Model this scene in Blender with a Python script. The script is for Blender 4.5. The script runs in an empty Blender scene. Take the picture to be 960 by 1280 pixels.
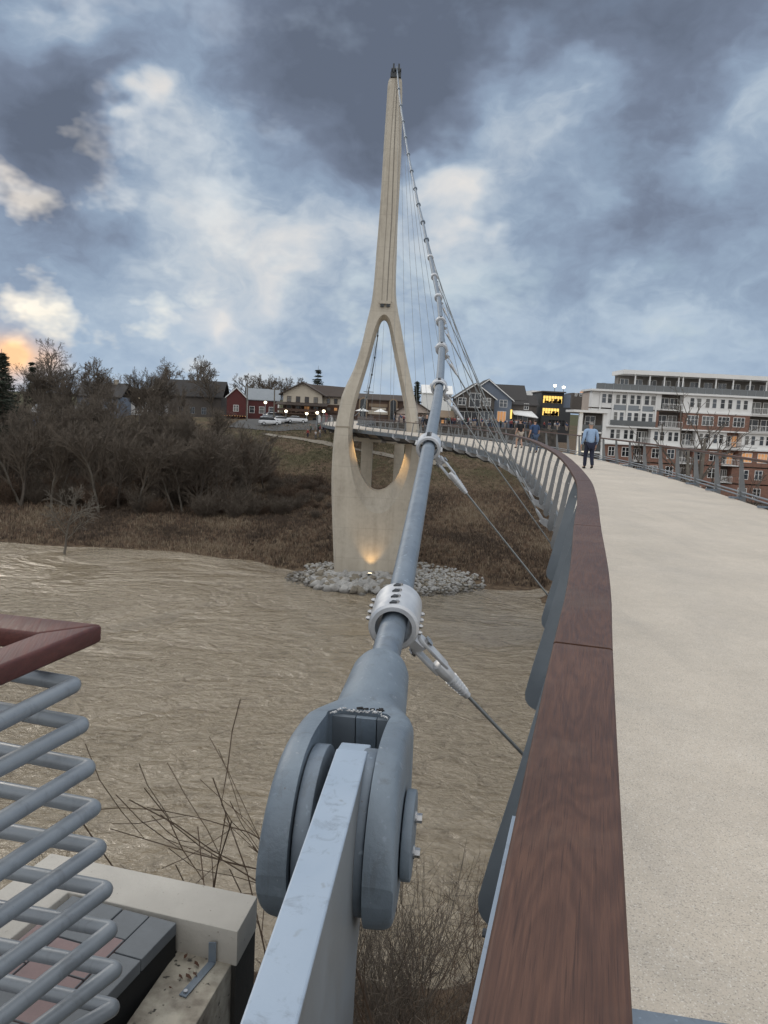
import bpy, bmesh, math, random
from mathutils import Vector, Matrix, noise as mn
from mathutils.geometry import delaunay_2d_cdt
R = math.radians
sc = bpy.context.scene
col = sc.collection
rng = random.Random(7)

# ------------------------------------------------------------------ camera
EYE = Vector((0, 0, 1.7)); PITCH = R(7.3); ROLL = R(2.8); F = 960.0
fw = Vector((0, math.cos(PITCH), -math.sin(PITCH)))
r0 = Vector((1, 0, 0)); u0 = Vector((0, math.sin(PITCH), math.cos(PITCH)))
CR = r0 * math.cos(ROLL) + u0 * math.sin(ROLL)
CU = u0 * math.cos(ROLL) - r0 * math.sin(ROLL)
def ray(x, y): return fw + CR * ((x - 480) / F) + CU * ((640 - y) / F)
def at_z(x, y, z): d = ray(x, y); return EYE + d * ((z - EYE.z) / d.z)
def at_y(x, y, Y): d = ray(x, y); return EYE + d * (Y / d.y)
def at_d(x, y, D): return EYE + ray(x, y) * D
cam = bpy.data.cameras.new('camera'); co = bpy.data.objects.new('camera', cam); col.objects.link(co)
m = Matrix((CR, CU, -fw)).transposed().to_4x4(); m.translation = EYE
co.matrix_world = m
cam.sensor_fit = 'VERTICAL'; cam.sensor_height = 36; cam.lens = 27.0
cam.clip_start = 0.05; cam.clip_end = 6000
sc.camera = co

# ------------------------------------------------------------------ mesh helpers
def frame(d):
    d = d.normalized()
    a = Vector((0, 0, 1)) if abs(d.z) < .95 else Vector((1, 0, 0))
    s = d.cross(a).normalized(); return s, s.cross(d).normalized(), d
class MB:
    def __init__(s): s.v = []; s.f = []; s.m = []
    def add(s, vs, fs, mi=0):
        b = len(s.v); s.v.extend([tuple(v) for v in vs])
        for f in fs: s.f.append(tuple(i + b for i in f)); s.m.append(mi)
    def box(s, x0, x1, y0, y1, z0, z1, mi=0, M=None, bev=0):
        c = [(x0,y0,z0),(x1,y0,z0),(x1,y1,z0),(x0,y1,z0),(x0,y0,z1),(x1,y0,z1),(x1,y1,z1),(x0,y1,z1)]
        if M: c = [M @ Vector(v) for v in c]
        s.add(c, [(0,3,2,1),(4,5,6,7),(0,1,5,4),(1,2,6,5),(2,3,7,6),(3,0,4,7)], mi)
    def tube(s, pts, rad, n=8, caps=True, mi=0, twist=0):
        pts = [Vector(p) for p in pts]; N = len(pts)
        if not isinstance(rad, (list, tuple)): rad = [rad] * N
        dirs = []
        for i in range(N):
            d = (pts[min(i + 1, N - 1)] - pts[max(i - 1, 0)])
            dirs.append(d.normalized() if d.length > 1e-9 else Vector((0, 0, 1)))
        a, b, _ = frame(dirs[0]); vs = []
        for i in range(N):
            d = dirs[i]
            a = (a - d * a.dot(d)).normalized(); b = d.cross(a)
            for k in range(n):
                t = 2 * math.pi * k / n + twist
                vs.append(pts[i] + (a * math.cos(t) + b * math.sin(t)) * rad[i])
        fs = [(i*n+k, i*n+(k+1)%n, (i+1)*n+(k+1)%n, (i+1)*n+k) for i in range(N-1) for k in range(n)]
        if caps: fs += [tuple(range(n))[::-1], tuple((N-1)*n+k for k in range(n))]
        s.add(vs, fs, mi)
    def cyl(s, p, q, r, n=16, mi=0, r2=None): s.tube([p, q], [r, r if r2 is None else r2], n, True, mi)
    def loft(s, rings, caps=True, mi=0, closed=True):
        n = len(rings[0]); vs = [v for r in rings for v in r]; fs = []
        for i in range(len(rings) - 1):
            for k in range(n if closed else n - 1):
                fs.append((i*n+k, i*n+(k+1)%n, (i+1)*n+(k+1)%n, (i+1)*n+k))
        if caps and closed: fs += [tuple(range(n))[::-1], tuple((len(rings)-1)*n+k for k in range(n))]
        s.add(vs, fs, mi)
    def prism(s, poly, a, mi=0):           # poly: list of Vector, a: extrude vector
        n = len(poly); vs = [Vector(p) for p in poly] + [Vector(p) + a for p in poly]
        s.add(vs, [tuple(range(n))[::-1], tuple(range(n, 2*n))] + [(k, (k+1)%n, n+(k+1)%n, n+k) for k in range(n)], mi)
    def build(s, name, mats, parent=None, smooth=False, loc=None, bevel=0, bseg=2, fix=True):
        me = bpy.data.meshes.new(name); me.from_pydata(s.v, [], s.f)
        if not isinstance(mats, (list, tuple)): mats = [mats]
        for mt in mats: me.materials.append(mt)
        if len(mats) > 1: me.polygons.foreach_set('material_index', s.m)
        me.update()
        if fix or bevel:
            bm = bmesh.new(); bm.from_mesh(me)
            if bevel: bmesh.ops.remove_doubles(bm, verts=bm.verts, dist=1e-5)
            if fix: bmesh.ops.recalc_face_normals(bm, faces=bm.faces)
            if bevel:
                ed = [e for e in bm.edges if len(e.link_faces) == 2 and e.calc_face_angle(0) > R(28)]
                bmesh.ops.bevel(bm, geom=ed, offset=bevel, segments=bseg, profile=.5, affect='EDGES', clamp_overlap=True)
            bm.to_mesh(me); bm.free()
        if smooth:
            me.polygons.foreach_set('use_smooth', [True] * len(me.polygons)); me.update()
            if smooth != 'all': 
                try: me.set_sharp_from_angle(angle=R(35))
                except Exception: pass
        o = bpy.data.objects.new(name, me); col.objects.link(o)
        if parent: o.parent = parent
        if loc is not None: o.location = loc
        return o
def tag(o, label=None, cat=None, group=None, kind=None):
    if label: o['label'] = label
    if cat: o['category'] = cat
    if group: o['group'] = group
    if kind: o['kind'] = kind
    return o
def empty(name, loc=(0,0,0), rz=0, label=None, cat=None, group=None):
    o = bpy.data.objects.new(name, None); col.objects.link(o); o.location = loc; o.rotation_euler = (0,0,rz)
    o.empty_display_size = .2
    return tag(o, label, cat, group)
def dup(root, loc, rz=0, scale=None, label=None, group=None):
    r = root.copy(); col.objects.link(r); r.location = loc; r.rotation_euler = (0,0,rz)
    if scale: r.scale = scale
    if label: r['label'] = label
    if group: r['group'] = group
    for ch in list(root.children):
        c = ch.copy(); col.objects.link(c); c.parent = r
        for g in ch.children: d = g.copy(); col.objects.link(d); d.parent = c
    return r
def catmull(pts, step=.5):
    P = [Vector(p) for p in pts]; P = [2*P[0]-P[1]] + P + [2*P[-1]-P[-2]]; out = []
    for i in range(1, len(P) - 2):
        n = max(1, int((P[i+1]-P[i]).length / step))
        for k in range(n):
            t = k / n; a, b, c, d = P[i-1], P[i], P[i+1], P[i+2]
            out.append(.5*((2*b)+(c-a)*t+(2*a-5*b+4*c-d)*t*t+(3*b-a-3*c+d)*t**3))
    out.append(P[-2].copy()); return out

# ------------------------------------------------------------------ materials
def srgb(r, g, b):
    f = lambda c: ((c/255+.055)/1.055)**2.4 if c > 10 else c/255/12.92
    return (f(r), f(g), f(b), 1)
def lin(*c): return (*c, 1)
class NT:
    def __init__(s, nt): s.t = nt; s.n = nt.nodes; s.l = nt.links
    def node(s, typ, ins={}, **kw):
        n = s.n.new(typ)
        for k, v in kw.items(): setattr(n, k, v)
        for k, v in ins.items(): s.put(n, k, v)
        return n
    def put(s, n, k, v):
        if isinstance(v, bpy.types.NodeSocket): s.l.new(v, n.inputs[k])
        else: n.inputs[k].default_value = v
    def math(s, op, a, b=None, c=None, clamp=False):
        n = s.n.new('ShaderNodeMath'); n.operation = op; n.use_clamp = clamp
        for i, v in enumerate((a, b, c)):
            if v is not None: s.put(n, i, v)
        return n.outputs[0]
    def vmath(s, op, a, b=None, scale=None):
        n = s.n.new('ShaderNodeVectorMath'); n.operation = op
        s.put(n, 0, a)
        if b is not None: s.put(n, 1, b)
        if scale is not None: s.put(n, 3, scale)
        return n.outputs['Value'] if op in ('DOT_PRODUCT', 'LENGTH') else n.outputs[0]
    def noise(s, vec, scale, detail=4, rough=.5, dist=0, col=False):
        n = s.node('ShaderNodeTexNoise', {'Vector': vec, 'Scale': scale, 'Detail': detail, 'Roughness': rough, 'Distortion': dist})
        return n.outputs['Color' if col else 'Fac']
    def ramp(s, fac, stops, interp='LINEAR'):
        n = s.n.new('ShaderNodeValToRGB'); n.color_ramp.interpolation = interp; s.put(n, 0, fac)
        e = n.color_ramp.elements
        e.remove(e[1]); e[0].position = stops[0][0]; e[0].color = (*stops[0][1][:3], 1)
        for p, c in stops[1:]: el = e.new(p); el.color = (*c[:3], 1)
        return n.outputs[0]
    def mix(s, fac, a, b, mode='MIX'):
        n = s.n.new('ShaderNodeMix'); n.data_type = 'RGBA'; n.blend_type = mode
        s.put(n, 0, fac); s.put(n, 6, a); s.put(n, 7, b); return n.outputs[2]
    def mr(s, v, a, b, c=0, d=1):
        n = s.node('ShaderNodeMapRange', {0: v, 1: a, 2: b, 3: c, 4: d}); return n.outputs[0]
def newmat(name):
    mt = bpy.data.materials.new(name); mt.use_nodes = True; t = NT(mt.node_tree)
    return mt, t, mt.node_tree.nodes['Principled BSDF']
def mat(name, c1, c2=None, rough=.6, metal=0, scale=3, detail=5, bump=0, bscale=None, spec=.5, spread=.25,
        speck=None, stretch=None, rv=.1):
    mt, t, b = newmat(name)
    tc = t.node('ShaderNodeTexCoord').outputs['Object']
    if stretch: tc = t.node('ShaderNodeMapping', {'Vector': tc, 'Scale': stretch}).outputs[0]
    if c2 is None: c2 = tuple(x * .75 for x in c1)
    f = t.noise(tc, scale, detail, .6)
    c = t.mix(t.mr(f, .5 - spread, .5 + spread), (*c2[:3], 1), (*c1[:3], 1))
    if speck:
        sp = t.noise(tc, speck[0], 2, .6)
        c = t.mix(t.mr(sp, speck[1], speck[1] + .08), c, (*speck[2], 1))
    t.put(b, 'Base Color', c)
    t.put(b, 'Roughness', t.mr(f, .3, .7, max(rough - rv, .03), min(rough + rv, 1)))
    b.inputs['Metallic'].default_value = metal; b.inputs['Specular IOR Level'].default_value = spec
    if bump:
        bf = t.noise(tc, bscale or scale * 8, 6, .65)
        t.put(b, 'Normal', t.node('ShaderNodeBump', {'Height': bf, 'Strength': .6, 'Distance': bump}).outputs[0])
    return mt
def emis(name, c, s):
    mt, t, b = newmat(name); b.inputs['Base Color'].default_value = (*c, 1)
    b.inputs['Emission Color'].default_value = (*c, 1); b.inputs['Emission Strength'].default_value = s; return mt

M = {}
M['galv'] = mat('galvanised_blue_grey', (.20,.24,.285), (.13,.16,.20), .45, .2, 9, bump=.0015, bscale=60, speck=(26,.66,(.27,.33,.40)))
M['cast'] = mat('cast_blue_grey_paint', (.195,.24,.285), (.13,.16,.195), .5, .1, 5, bump=.004, bscale=55, speck=(24,.64,(.21,.25,.30)))
M['plate_paint'] = mat('pale_blue_grey_paint', (.34,.41,.50), (.30,.37,.46), .42, .0, 4, bump=.0006, bscale=90, speck=(17,.67,(.24,.27,.30)))
M['rod_paint'] = mat('grey_rail_paint', (.245,.27,.295), (.20,.22,.245), .38, .1, 12, bump=.0006, bscale=120, speck=(70,.74,(.1,.11,.12)))
M['fin_paint'] = mat('slate_grey_paint', (.165,.19,.215), (.13,.152,.175), .45, .1, 5, bump=.0008, bscale=60)
M['post_paint'] = mat('neutral_grey_post_paint', (.20,.205,.21), (.155,.16,.165), .45, .1, 5)
M['steel'] = mat('bright_galvanised_steel', (.62,.63,.65), (.46,.47,.49), .38, .35, 14, bump=.001, bscale=60)
M['bolt'] = mat('zinc_bolt', (.55,.55,.55), (.35,.35,.36), .3, .85, 30)
M['wire'] = mat('hanger_wire', (.27,.28,.28), (.2,.21,.21), .4, .6, 30)
M['darksteel'] = mat('dark_steel', (.06,.065,.07), (.035,.038,.042), .5, .4, 8)
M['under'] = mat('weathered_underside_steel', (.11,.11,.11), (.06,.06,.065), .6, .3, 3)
M['concrete'] = mat('deck_concrete', (.62,.56,.49), (.53,.48,.42), .85, 0, 1.1, bump=.003, bscale=160, speck=(150,.62,(.36,.32,.28)))
mt, t, b = newmat('aggregate_deck_concrete'); M['concrete'] = mt
tc = t.node('ShaderNodeTexCoord').outputs['Object']
st_ = t.noise(tc, .8, 5, .65); md_ = t.noise(tc, 9, 5, .65); fi_ = t.noise(tc, 120, 3, .7); vo = t.node('ShaderNodeTexVoronoi', {'Vector': tc, 'Scale': 210}, feature='F1')
c = t.ramp(t.math('ADD', t.math('MULTIPLY', st_, .6), t.math('MULTIPLY', md_, .4)), [(.32,(.46,.405,.335)), (.55,(.55,.485,.405)), (.72,(.61,.545,.465))])
c = t.mix(t.mr(t.noise(tc, .35, 6, .7), .50, .64, 0, .4), c, lin(.39,.35,.305))
c = t.mix(t.mr(t.noise(t.node('ShaderNodeMapping', {'Vector': tc, 'Rotation': (0,0,R(12)), 'Scale': (1,.12,1)}).outputs[0], 2.3, 5, .6), .54, .66, 0, .22), c, lin(.33,.30,.265))
c = t.mix(t.mr(fi_, .50, .66, 0, .48), c, lin(.27,.24,.21))
c = t.mix(t.mr(t.node('ShaderNodeSeparateColor', {0: vo.outputs['Color']}).outputs[0], .90, .93, 0, .6), c, lin(.22,.20,.18))
c = t.mix(t.mr(t.node('ShaderNodeSeparateColor', {0: vo.outputs['Color']}).outputs[1], .92, .95, 0, .5), c, lin(.72,.69,.64))
t.put(b, 'Base Color', c); b.inputs['Roughness'].default_value = .88
t.put(b, 'Normal', t.node('ShaderNodeBump', {'Height': t.math('ADD', fi_, t.math('MULTIPLY', vo.outputs['Distance'], .5)), 'Strength': .7, 'Distance': .003}).outputs[0])
M['tower'] = mat('tower_concrete', (.50,.44,.36), (.42,.37,.30), .85, 0, .35, bump=.01, bscale=6, stretch=(1,1,.35))
mt, t, b = newmat('board_marked_tower_concrete'); M['tower'] = mt
gp = t.node('ShaderNodeNewGeometry').outputs['Position']; sz = t.node('ShaderNodeSeparateXYZ', {0: gp}).outputs[2]
n1 = t.noise(gp, .35, 5, .6); n2 = t.noise(t.node('ShaderNodeMapping', {'Vector': gp, 'Scale': (1.6,1.6,.07)}).outputs[0], 1.0, 5, .65); n3 = t.noise(gp, 2.5, 5, .6)
c = t.ramp(t.math('ADD', t.math('MULTIPLY', n1, .35), t.math('ADD', t.math('MULTIPLY', n2, .4), t.math('MULTIPLY', n3, .25))), [(.36,(.36,.32,.265)), (.5,(.46,.415,.345)), (.64,(.53,.485,.41))])
fr_ = t.math('FRACT', t.math('DIVIDE', t.math('ADD', sz, 40.3), 3.05))
c = t.mix(t.math('MULTIPLY', t.math('LESS_THAN', fr_, .014), .28), c, lin(.22,.19,.16))
c = t.mix(t.math('MULTIPLY', t.mr(sz, -12.6, -14.8), t.mr(n3, .35, .6, .1, .45)), c, lin(.20,.165,.12))
t.put(b, 'Base Color', c); b.inputs['Roughness'].default_value = .85
t.put(b, 'Normal', t.node('ShaderNodeBump', {'Height': n3, 'Strength': .5, 'Distance': .03}).outputs[0])
M['coping'] = mat('coping_concrete', (.54,.51,.46), (.43,.405,.365), .9, 0, 5, bump=.003, bscale=60, speck=(60,.67,(.3,.27,.23)))
M['dirtyconc'] = mat('stained_concrete', (.50,.46,.38), (.22,.19,.155), .92, 0, 9, bump=.004, bscale=40, spread=.13, speck=(35,.63,(.05,.045,.04)))
M['darkconc'] = mat('dark_concrete', (.05,.047,.042), (.02,.019,.018), .9, 0, 6, bump=.004, bscale=30)  # wall faces and abutment, much darker than the coping
M['slate'] = mat('slate_paver', (.17,.185,.20), (.11,.122,.135), .75, 0, 16, bump=.0015, bscale=90)
M['pink'] = mat('pink_paver', (.28,.20,.195), (.2,.14,.14), .8, 0, 16, bump=.0015, bscale=90)
M['black'] = mat('black_gap', (.012,.012,.013), (.008,.008,.008), .9)
M['rockA'] = mat('pale_riprap_stone', (.47,.46,.44), (.25,.245,.235), .9, 0, 1.3, bump=.03, bscale=5)
M['rockB'] = mat('brown_riprap_stone', (.27,.235,.18), (.14,.125,.10), .9, 0, 1.3, bump=.03, bscale=5)
for nm in ('rockA','rockB'):
    t = NT(M[nm].node_tree); b = t.n['Principled BSDF']; lk = b.inputs['Base Color'].links[0].from_socket
    g_ = t.node('ShaderNodeNewGeometry').outputs['Position']; zc = t.node('ShaderNodeSeparateXYZ', {0: g_}).outputs[2]
    big_ = t.noise(g_, .9, 2, .5)
    c = t.mix(t.mr(big_, .4, .7, 0, .3), lk, lin(.20,.175,.145)); c = t.mix(t.mr(zc, -14.95, -15.3, 0, .8), c, lin(.07,.06,.048)); t.put(b, 'Base Color', c)
M['bark'] = mat('grey_brown_bark', (.12,.10,.082), (.07,.058,.048), .95, 0, 2)
M['twig'] = mat('bare_twigs', (.14,.113,.088), (.09,.072,.056), .95, 0, .4)
M['barkB'] = mat('pale_bark', (.17,.15,.125), (.10,.088,.073), .95, 0, 2)
M['brush'] = mat('rusty_brush_stems', (.145,.098,.066), (.09,.062,.045), .95, 0, .15)
M['needle'] = mat('conifer_needles', (.045,.055,.036), (.025,.03,.022), .9, 0, 1)
M['white'] = mat('white_siding', (.78,.77,.75), (.72,.71,.69), .7, 0, .5)
M['offwhite'] = mat('offwhite_trim', (.78,.77,.75), (.70,.69,.67), .6, 0, .5)
M['cream'] = mat('cream_siding', (.50,.44,.36), (.43,.38,.31), .8, 0, .8)
M['pinkstucco'] = mat('warm_pale_stucco', (.50,.42,.36), (.42,.35,.30), .85, 0, .8)
M['brick'] = mat('red_brick', (.25,.135,.098), (.185,.10,.075), .9, 0, 3, spread=.12)
M['stonewall'] = mat('dark_stone_wall', (.105,.09,.078), (.05,.045,.04), .95, 0, 1.5, bump=.05, bscale=2.5, spread=.1)
M['brownwood'] = mat('brown_wood_siding', (.10,.06,.042), (.06,.038,.03), .85, 0, .8)
M['barn'] = mat('barn_red_siding', (.11,.026,.024), (.075,.02,.019), .8, 0, .8)
M['tan'] = mat('tan_stone_front', (.26,.19,.125), (.18,.13,.09), .85, 0, 1)
M['bluegrey'] = mat('blue_grey_siding', (.17,.20,.25), (.14,.165,.21), .8, 0, .6)
M['darkshing'] = mat('brown_grey_shingle_siding', (.105,.092,.082), (.07,.06,.054), .9, 0, 1.5)
M['roofdark'] = mat('dark_shingle_roof', (.055,.05,.048), (.034,.031,.03), .9, 0, 1.2)
M['roofbrown'] = mat('brown_shingle_roof', (.07,.052,.042), (.045,.034,.029), .9, 0, 1.2)
M['roofgrey'] = mat('grey_metal_roof', (.26,.28,.30), (.19,.21,.23), .5, .2, .6)
M['taupe'] = mat('taupe_render', (.21,.19,.17), (.16,.145,.13), .9, 0, 1)
M['modern'] = mat('charcoal_panel', (.05,.052,.055), (.035,.037,.04), .6, 0, .5)
M['glassB'] = mat('window_with_blind', (.20,.195,.18), (.10,.10,.10), .3, 0, .5)
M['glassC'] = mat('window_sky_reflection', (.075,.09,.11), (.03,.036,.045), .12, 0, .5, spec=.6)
M['glass'] = mat('window_glass', (.022,.026,.032), (.008,.009,.012), .12, 0, .35, spec=.45)
M['railglass'] = mat('balcony_glass', (.085,.092,.095), (.05,.055,.058), .1, 0, .4, spec=.8)
M['litwarm'] = emis('lit_interior_yellow', (1.0,.66,.16), 1.0)
M['litsoft'] = emis('lit_interior_orange', (.75,.36,.14), .25)
M['lamp'] = emis('lamp_glow', (1.0,.86,.6), 6)
M['carwhite'] = mat('white_car_paint', (.66,.67,.69), (.6,.61,.63), .3, 0, 1)
M['cargrey'] = mat('silver_car_paint', (.28,.30,.33), (.24,.26,.29), .3, .2, 1)
M['tyre'] = mat('black_rubber', (.02,.02,.02), (.015,.015,.015), .8)
M['skin'] = mat('skin', (.48,.29,.21), (.42,.25,.18), .6, 0, 6)
M['hairgrey'] = mat('short_grey_hair', (.35,.33,.31), (.2,.19,.18), .9, 0, 40)
M['hairdark'] = mat('dark_hair', (.035,.026,.02), (.02,.015,.012), .9, 0, 40)
for nm, c in dict(blueshirt=(.30,.42,.60), navy=(.018,.022,.045), blackcloth=(.015,.015,.018), deepblue=(.04,.075,.16), jeans=(.06,.09,.15),
                  khaki=(.42,.36,.30), redcloth=(.30,.05,.05), whitecloth=(.6,.6,.6), greycloth=(.14,.14,.15), greencloth=(.06,.10,.07), shoe=(.02,.018,.016)).items():
    M[nm] = mat(nm + '_fabric', c, tuple(x*.8 for x in c), .9, 0, 8, bump=.006, bscale=12)

# brick with courses is only needed on apartment: panels at 140 m -- the mottled material reads right

for nm in ('cast', 'galv', 'plate_paint', 'rod_paint'):
    t = NT(M[nm].node_tree); b = t.n['Principled BSDF']; lk = b.inputs['Base Color'].links[0].from_socket
    tc = t.node('ShaderNodeTexCoord').outputs['Object']
    gr = t.noise(t.node('ShaderNodeMapping', {'Vector': tc, 'Scale': (1,1,.25)}).outputs[0], 16, 6, .7, .6)
    c = t.mix(t.mr(gr, .54, .72, 0, .42), lk, lin(.075,.075,.075))
    ch = t.noise(tc, 38, 3, .6, .4)
    if nm in ('cast', 'galv'): c = t.mix(t.mr(ch, .69, .72, 0, .55), c, lin(.36,.39,.42)); c = t.mix(t.mr(t.noise(tc, 27, 4, .65), .70, .75, 0, .6), c, lin(.10,.062,.042))
    t.put(b, 'Base Color', c)
# hardwood cap
mt, t, b = newmat('oiled_hardwood'); M['wood'] = mt
tc = t.node('ShaderNodeTexCoord').outputs['Object']
tr_ = t.node('ShaderNodeMapping', {'Vector': tc, 'Rotation': (0,0,R(15))}).outputs[0]
mp = t.node('ShaderNodeMapping', {'Vector': tr_, 'Scale': (1, .14, 1)}).outputs[0]
n1 = t.noise(mp, 7, 3, .5, 1.2)
wv = t.node('ShaderNodeMath', operation='SINE'); t.put(wv, 0, t.math('MULTIPLY', n1, 62.0))
fine = t.noise(t.node('ShaderNodeMapping', {'Vector': tr_, 'Scale': (1, .035, 1)}).outputs[0], 230, 4, .6)
big = t.noise(tc, 2.2, 4, .6)
g = t.math('ADD', t.math('MULTIPLY', wv.outputs[0], .055), t.math('MULTIPLY', fine, .55))
g = t.math('ADD', g, t.math('MULTIPLY', big, .45))
pore = t.noise(t.node('ShaderNodeMapping', {'Vector': tr_, 'Scale': (1, .02, 1)}).outputs[0], 520, 2, .5)
c = t.ramp(g, [(.25,(.044,.021,.014)), (.5,(.082,.039,.026)), (.78,(.138,.069,.045))])
c = t.mix(t.mr(pore, .58, .70, 0, .6), c, lin(.03,.014,.01))
c = t.mix(t.mr(t.noise(tc, 3.5, 4, .6), .52, .72, 0, .45), c, lin(.15,.095,.068))
t.put(b, 'Base Color', c); t.put(b, 'Roughness', t.mr(fine, .3, .7, .42, .62)); b.inputs['Specular IOR Level'].default_value = .35
t.put(b, 'Normal', t.node('ShaderNodeBump', {'Height': t.math('ADD', fine, t.math('MULTIPLY', wv.outputs[0], .02)), 'Strength': .5, 'Distance': .0012}).outputs[0])
# same wood with grain along X for the terrace rail
def wood2(name, rot):
    m2 = M['wood'].copy(); m2.name = name
    for n in m2.node_tree.nodes:
        if n.type == 'MAPPING' and n.inputs['Rotation'].default_value[2]: n.inputs['Rotation'].default_value = (0,0,rot)
    for n in m2.node_tree.nodes:
        if n.type == 'VALTORGB':
            e = n.color_ramp.elements; e[0].color = (.05,.018,.016,1); e[1].color = (.085,.028,.024,1); e[2].color = (.13,.045,.037,1)
    return m2
M['woodred'] = wood2('reddish_hardwood', R(-15))

# ------------------------------------------------------------------ world
w = bpy.data.worlds.new('World'); sc.world = w; w.use_nodes = True
t = NT(w.node_tree); w.node_tree.nodes.clear()
out = t.node('ShaderNodeOutputWorld'); bg = t.node('ShaderNodeBackground', {'Strength': .125})
t.l.new(bg.outputs[0], out.inputs[0])
SUN_EL = R(14); SUN_AZ = R(-38)     # azimuth from +Y, negative = left
sky = t.node('ShaderNodeTexSky', sky_type='NISHITA', sun_disc=False, sun_elevation=SUN_EL, sun_rotation=SUN_AZ)
D = t.vmath('NORMALIZE', t.node('ShaderNodeTexCoord').outputs['Generated'])
sep = t.node('ShaderNodeSeparateXYZ', {0: D}); dz = sep.outputs[2]
flat = t.node('ShaderNodeCombineXYZ', {0: t.math('MULTIPLY', sep.outputs[0], 1.15), 1: t.math('MULTIPLY', sep.outputs[1], 1.0), 2: t.math('MULTIPLY', dz, 1.75)}).outputs[0]
warpc = t.vmath('SUBTRACT', t.noise(flat, 4.2, 4, .55, col=True), (.5,.5,.5))
DW = t.vmath('NORMALIZE', t.vmath('ADD', D, t.vmath('SCALE', warpc, scale=.26)))
fb = t.noise(t.vmath('ADD', flat, t.vmath('SCALE', warpc, scale=.5)), 3.0, 6, .55)
fb2 = t.noise(t.vmath('ADD', flat, (3.1,7.7,1.3)), 8.5, 4, .58)
def blobs(items, V):
    tot = None
    for (px, py, sg, amt) in items:
        c = ray(px, py).normalized(); k = 1 / (sg/F)**2
        e = t.math('EXPONENT', t.math('MULTIPLY', t.math('SUBTRACT', t.vmath('DOT_PRODUCT', V, tuple(c)), 1.0), k))
        e = t.math('MULTIPLY', e, amt); tot = e if tot is None else t.math('ADD', tot, e)
    return tot
dens = blobs([(330,20,90,-.26),(480,75,90,-.27),(620,30,110,-.24),(780,60,110,-.20),(930,50,90,-.20),(800,225,80,-.12),(400,130,55,-.14),
              (540,165,45,-.16),(40,110,80,-.36),(118,165,45,-.26),(20,200,60,-.10),(640,265,50,-.08),(850,280,90,-.08),
              (215,80,50,.14),(150,105,24,.06),(180,150,20,.40),(235,205,60,.12),(68,35,26,.24),(100,250,70,.08),(285,310,50,.12),(365,345,26,.26),
              (700,165,50,.44),(612,120,38,.30),(915,150,50,.42),(535,212,24,.42),(590,240,28,.36),(450,285,40,.18),(265,378,18,.26),(760,330,90,.06),
              (120,380,160,.05),(20,235,45,-.16),(45,385,60,-.18),(190,400,50,-.08),(600,430,260,.08)], DW)
val = t.math('ADD', t.math('ADD', t.math('MULTIPLY', t.math('SUBTRACT', fb, .5), .60), .495), t.math('MULTIPLY', t.math('SUBTRACT', fb2, .5), .34))
fb3 = t.noise(t.vmath('ADD', flat, t.vmath('SCALE', warpc, scale=.6)), 20, 4, .6)
val = t.math('ADD', t.math('ADD', val, t.math('MULTIPLY', t.math('SUBTRACT', fb3, .5), .17)), dens)
cl = t.ramp(val, [(.0,(.10,.122,.168)), (.24,(.145,.178,.245)), (.38,(.20,.255,.345)), (.50,(.25,.325,.425)), (.62,(.345,.43,.52)), (.80,(.49,.55,.605)), (1.0,(.76,.74,.70))])
# warm tint on the bright cloud edges
warm = blobs([(165,125,60,1.0),(60,45,50,.6),(60,225,80,.5),(570,230,60,.7),(700,170,60,.5),(300,320,90,.6),(450,290,60,.5),(910,150,50,.4),(300,450,120,.4),(760,430,220,.25)], DW)
wf = t.math('MULTIPLY', warm, t.mr(val, .45, .9, .0, .5), clamp=True)
cl = t.mix(wf, cl, lin(.74,.63,.53))
# pale blue low sky, sunset glow low at the left
lowf = t.mr(dz, .16, .0, 0, 1)
cl = t.mix(t.math('MULTIPLY', lowf, .5), cl, lin(.33,.43,.56))
glow = blobs([(22,447,13,.9),(-30,458,24,.8),(62,454,11,.45)], t.vmath('NORMALIZE', t.vmath('ADD', D, t.vmath('SCALE', warpc, scale=.05))))
cl = t.mix(t.math('MINIMUM', glow, .85), cl, lin(1.0,.56,.26))
# unseen sky overhead and behind, brightened as added fill for deck and river
up = t.mr(dz, .50, .80, 0, 1); bk = t.mr(sep.outputs[1], -.05, -.5, 0, 1)
boost = t.math('ADD', 1.0, t.math('MULTIPLY', t.math('MAXIMUM', up, bk), 1.75))
cl = t.mix(t.math('MAXIMUM', up, bk), cl, t.mix(.6, cl, lin(.42,.38,.32)))
cl = t.vmath('SCALE', cl, scale=t.math('MULTIPLY', boost, 10.0))
gap = t.math('MULTIPLY', t.mr(fb2, .52, .68, 0, .22), t.mr(dz, .0, .1, 0, 1))
fin = t.mix(gap, cl, sky.outputs[0])
t.put(bg, 'Color', fin)

w.cycles.sampling_method = 'MANUAL'; w.cycles.sample_map_resolution = 256
sun = bpy.data.lights.new('sun', 'SUN'); sun.energy = .9; sun.angle = R(18); sun.color = (1,.9,.76)
so = bpy.data.objects.new('sun', sun); col.objects.link(so)
sd = Vector((math.sin(SUN_AZ)*math.cos(R(32)), math.cos(SUN_AZ)*math.cos(R(32)), math.sin(R(32))))
so.rotation_euler = (-sd).to_track_quat('-Z', 'Y').to_euler(); so.location = (-30, 20, 60)

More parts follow.
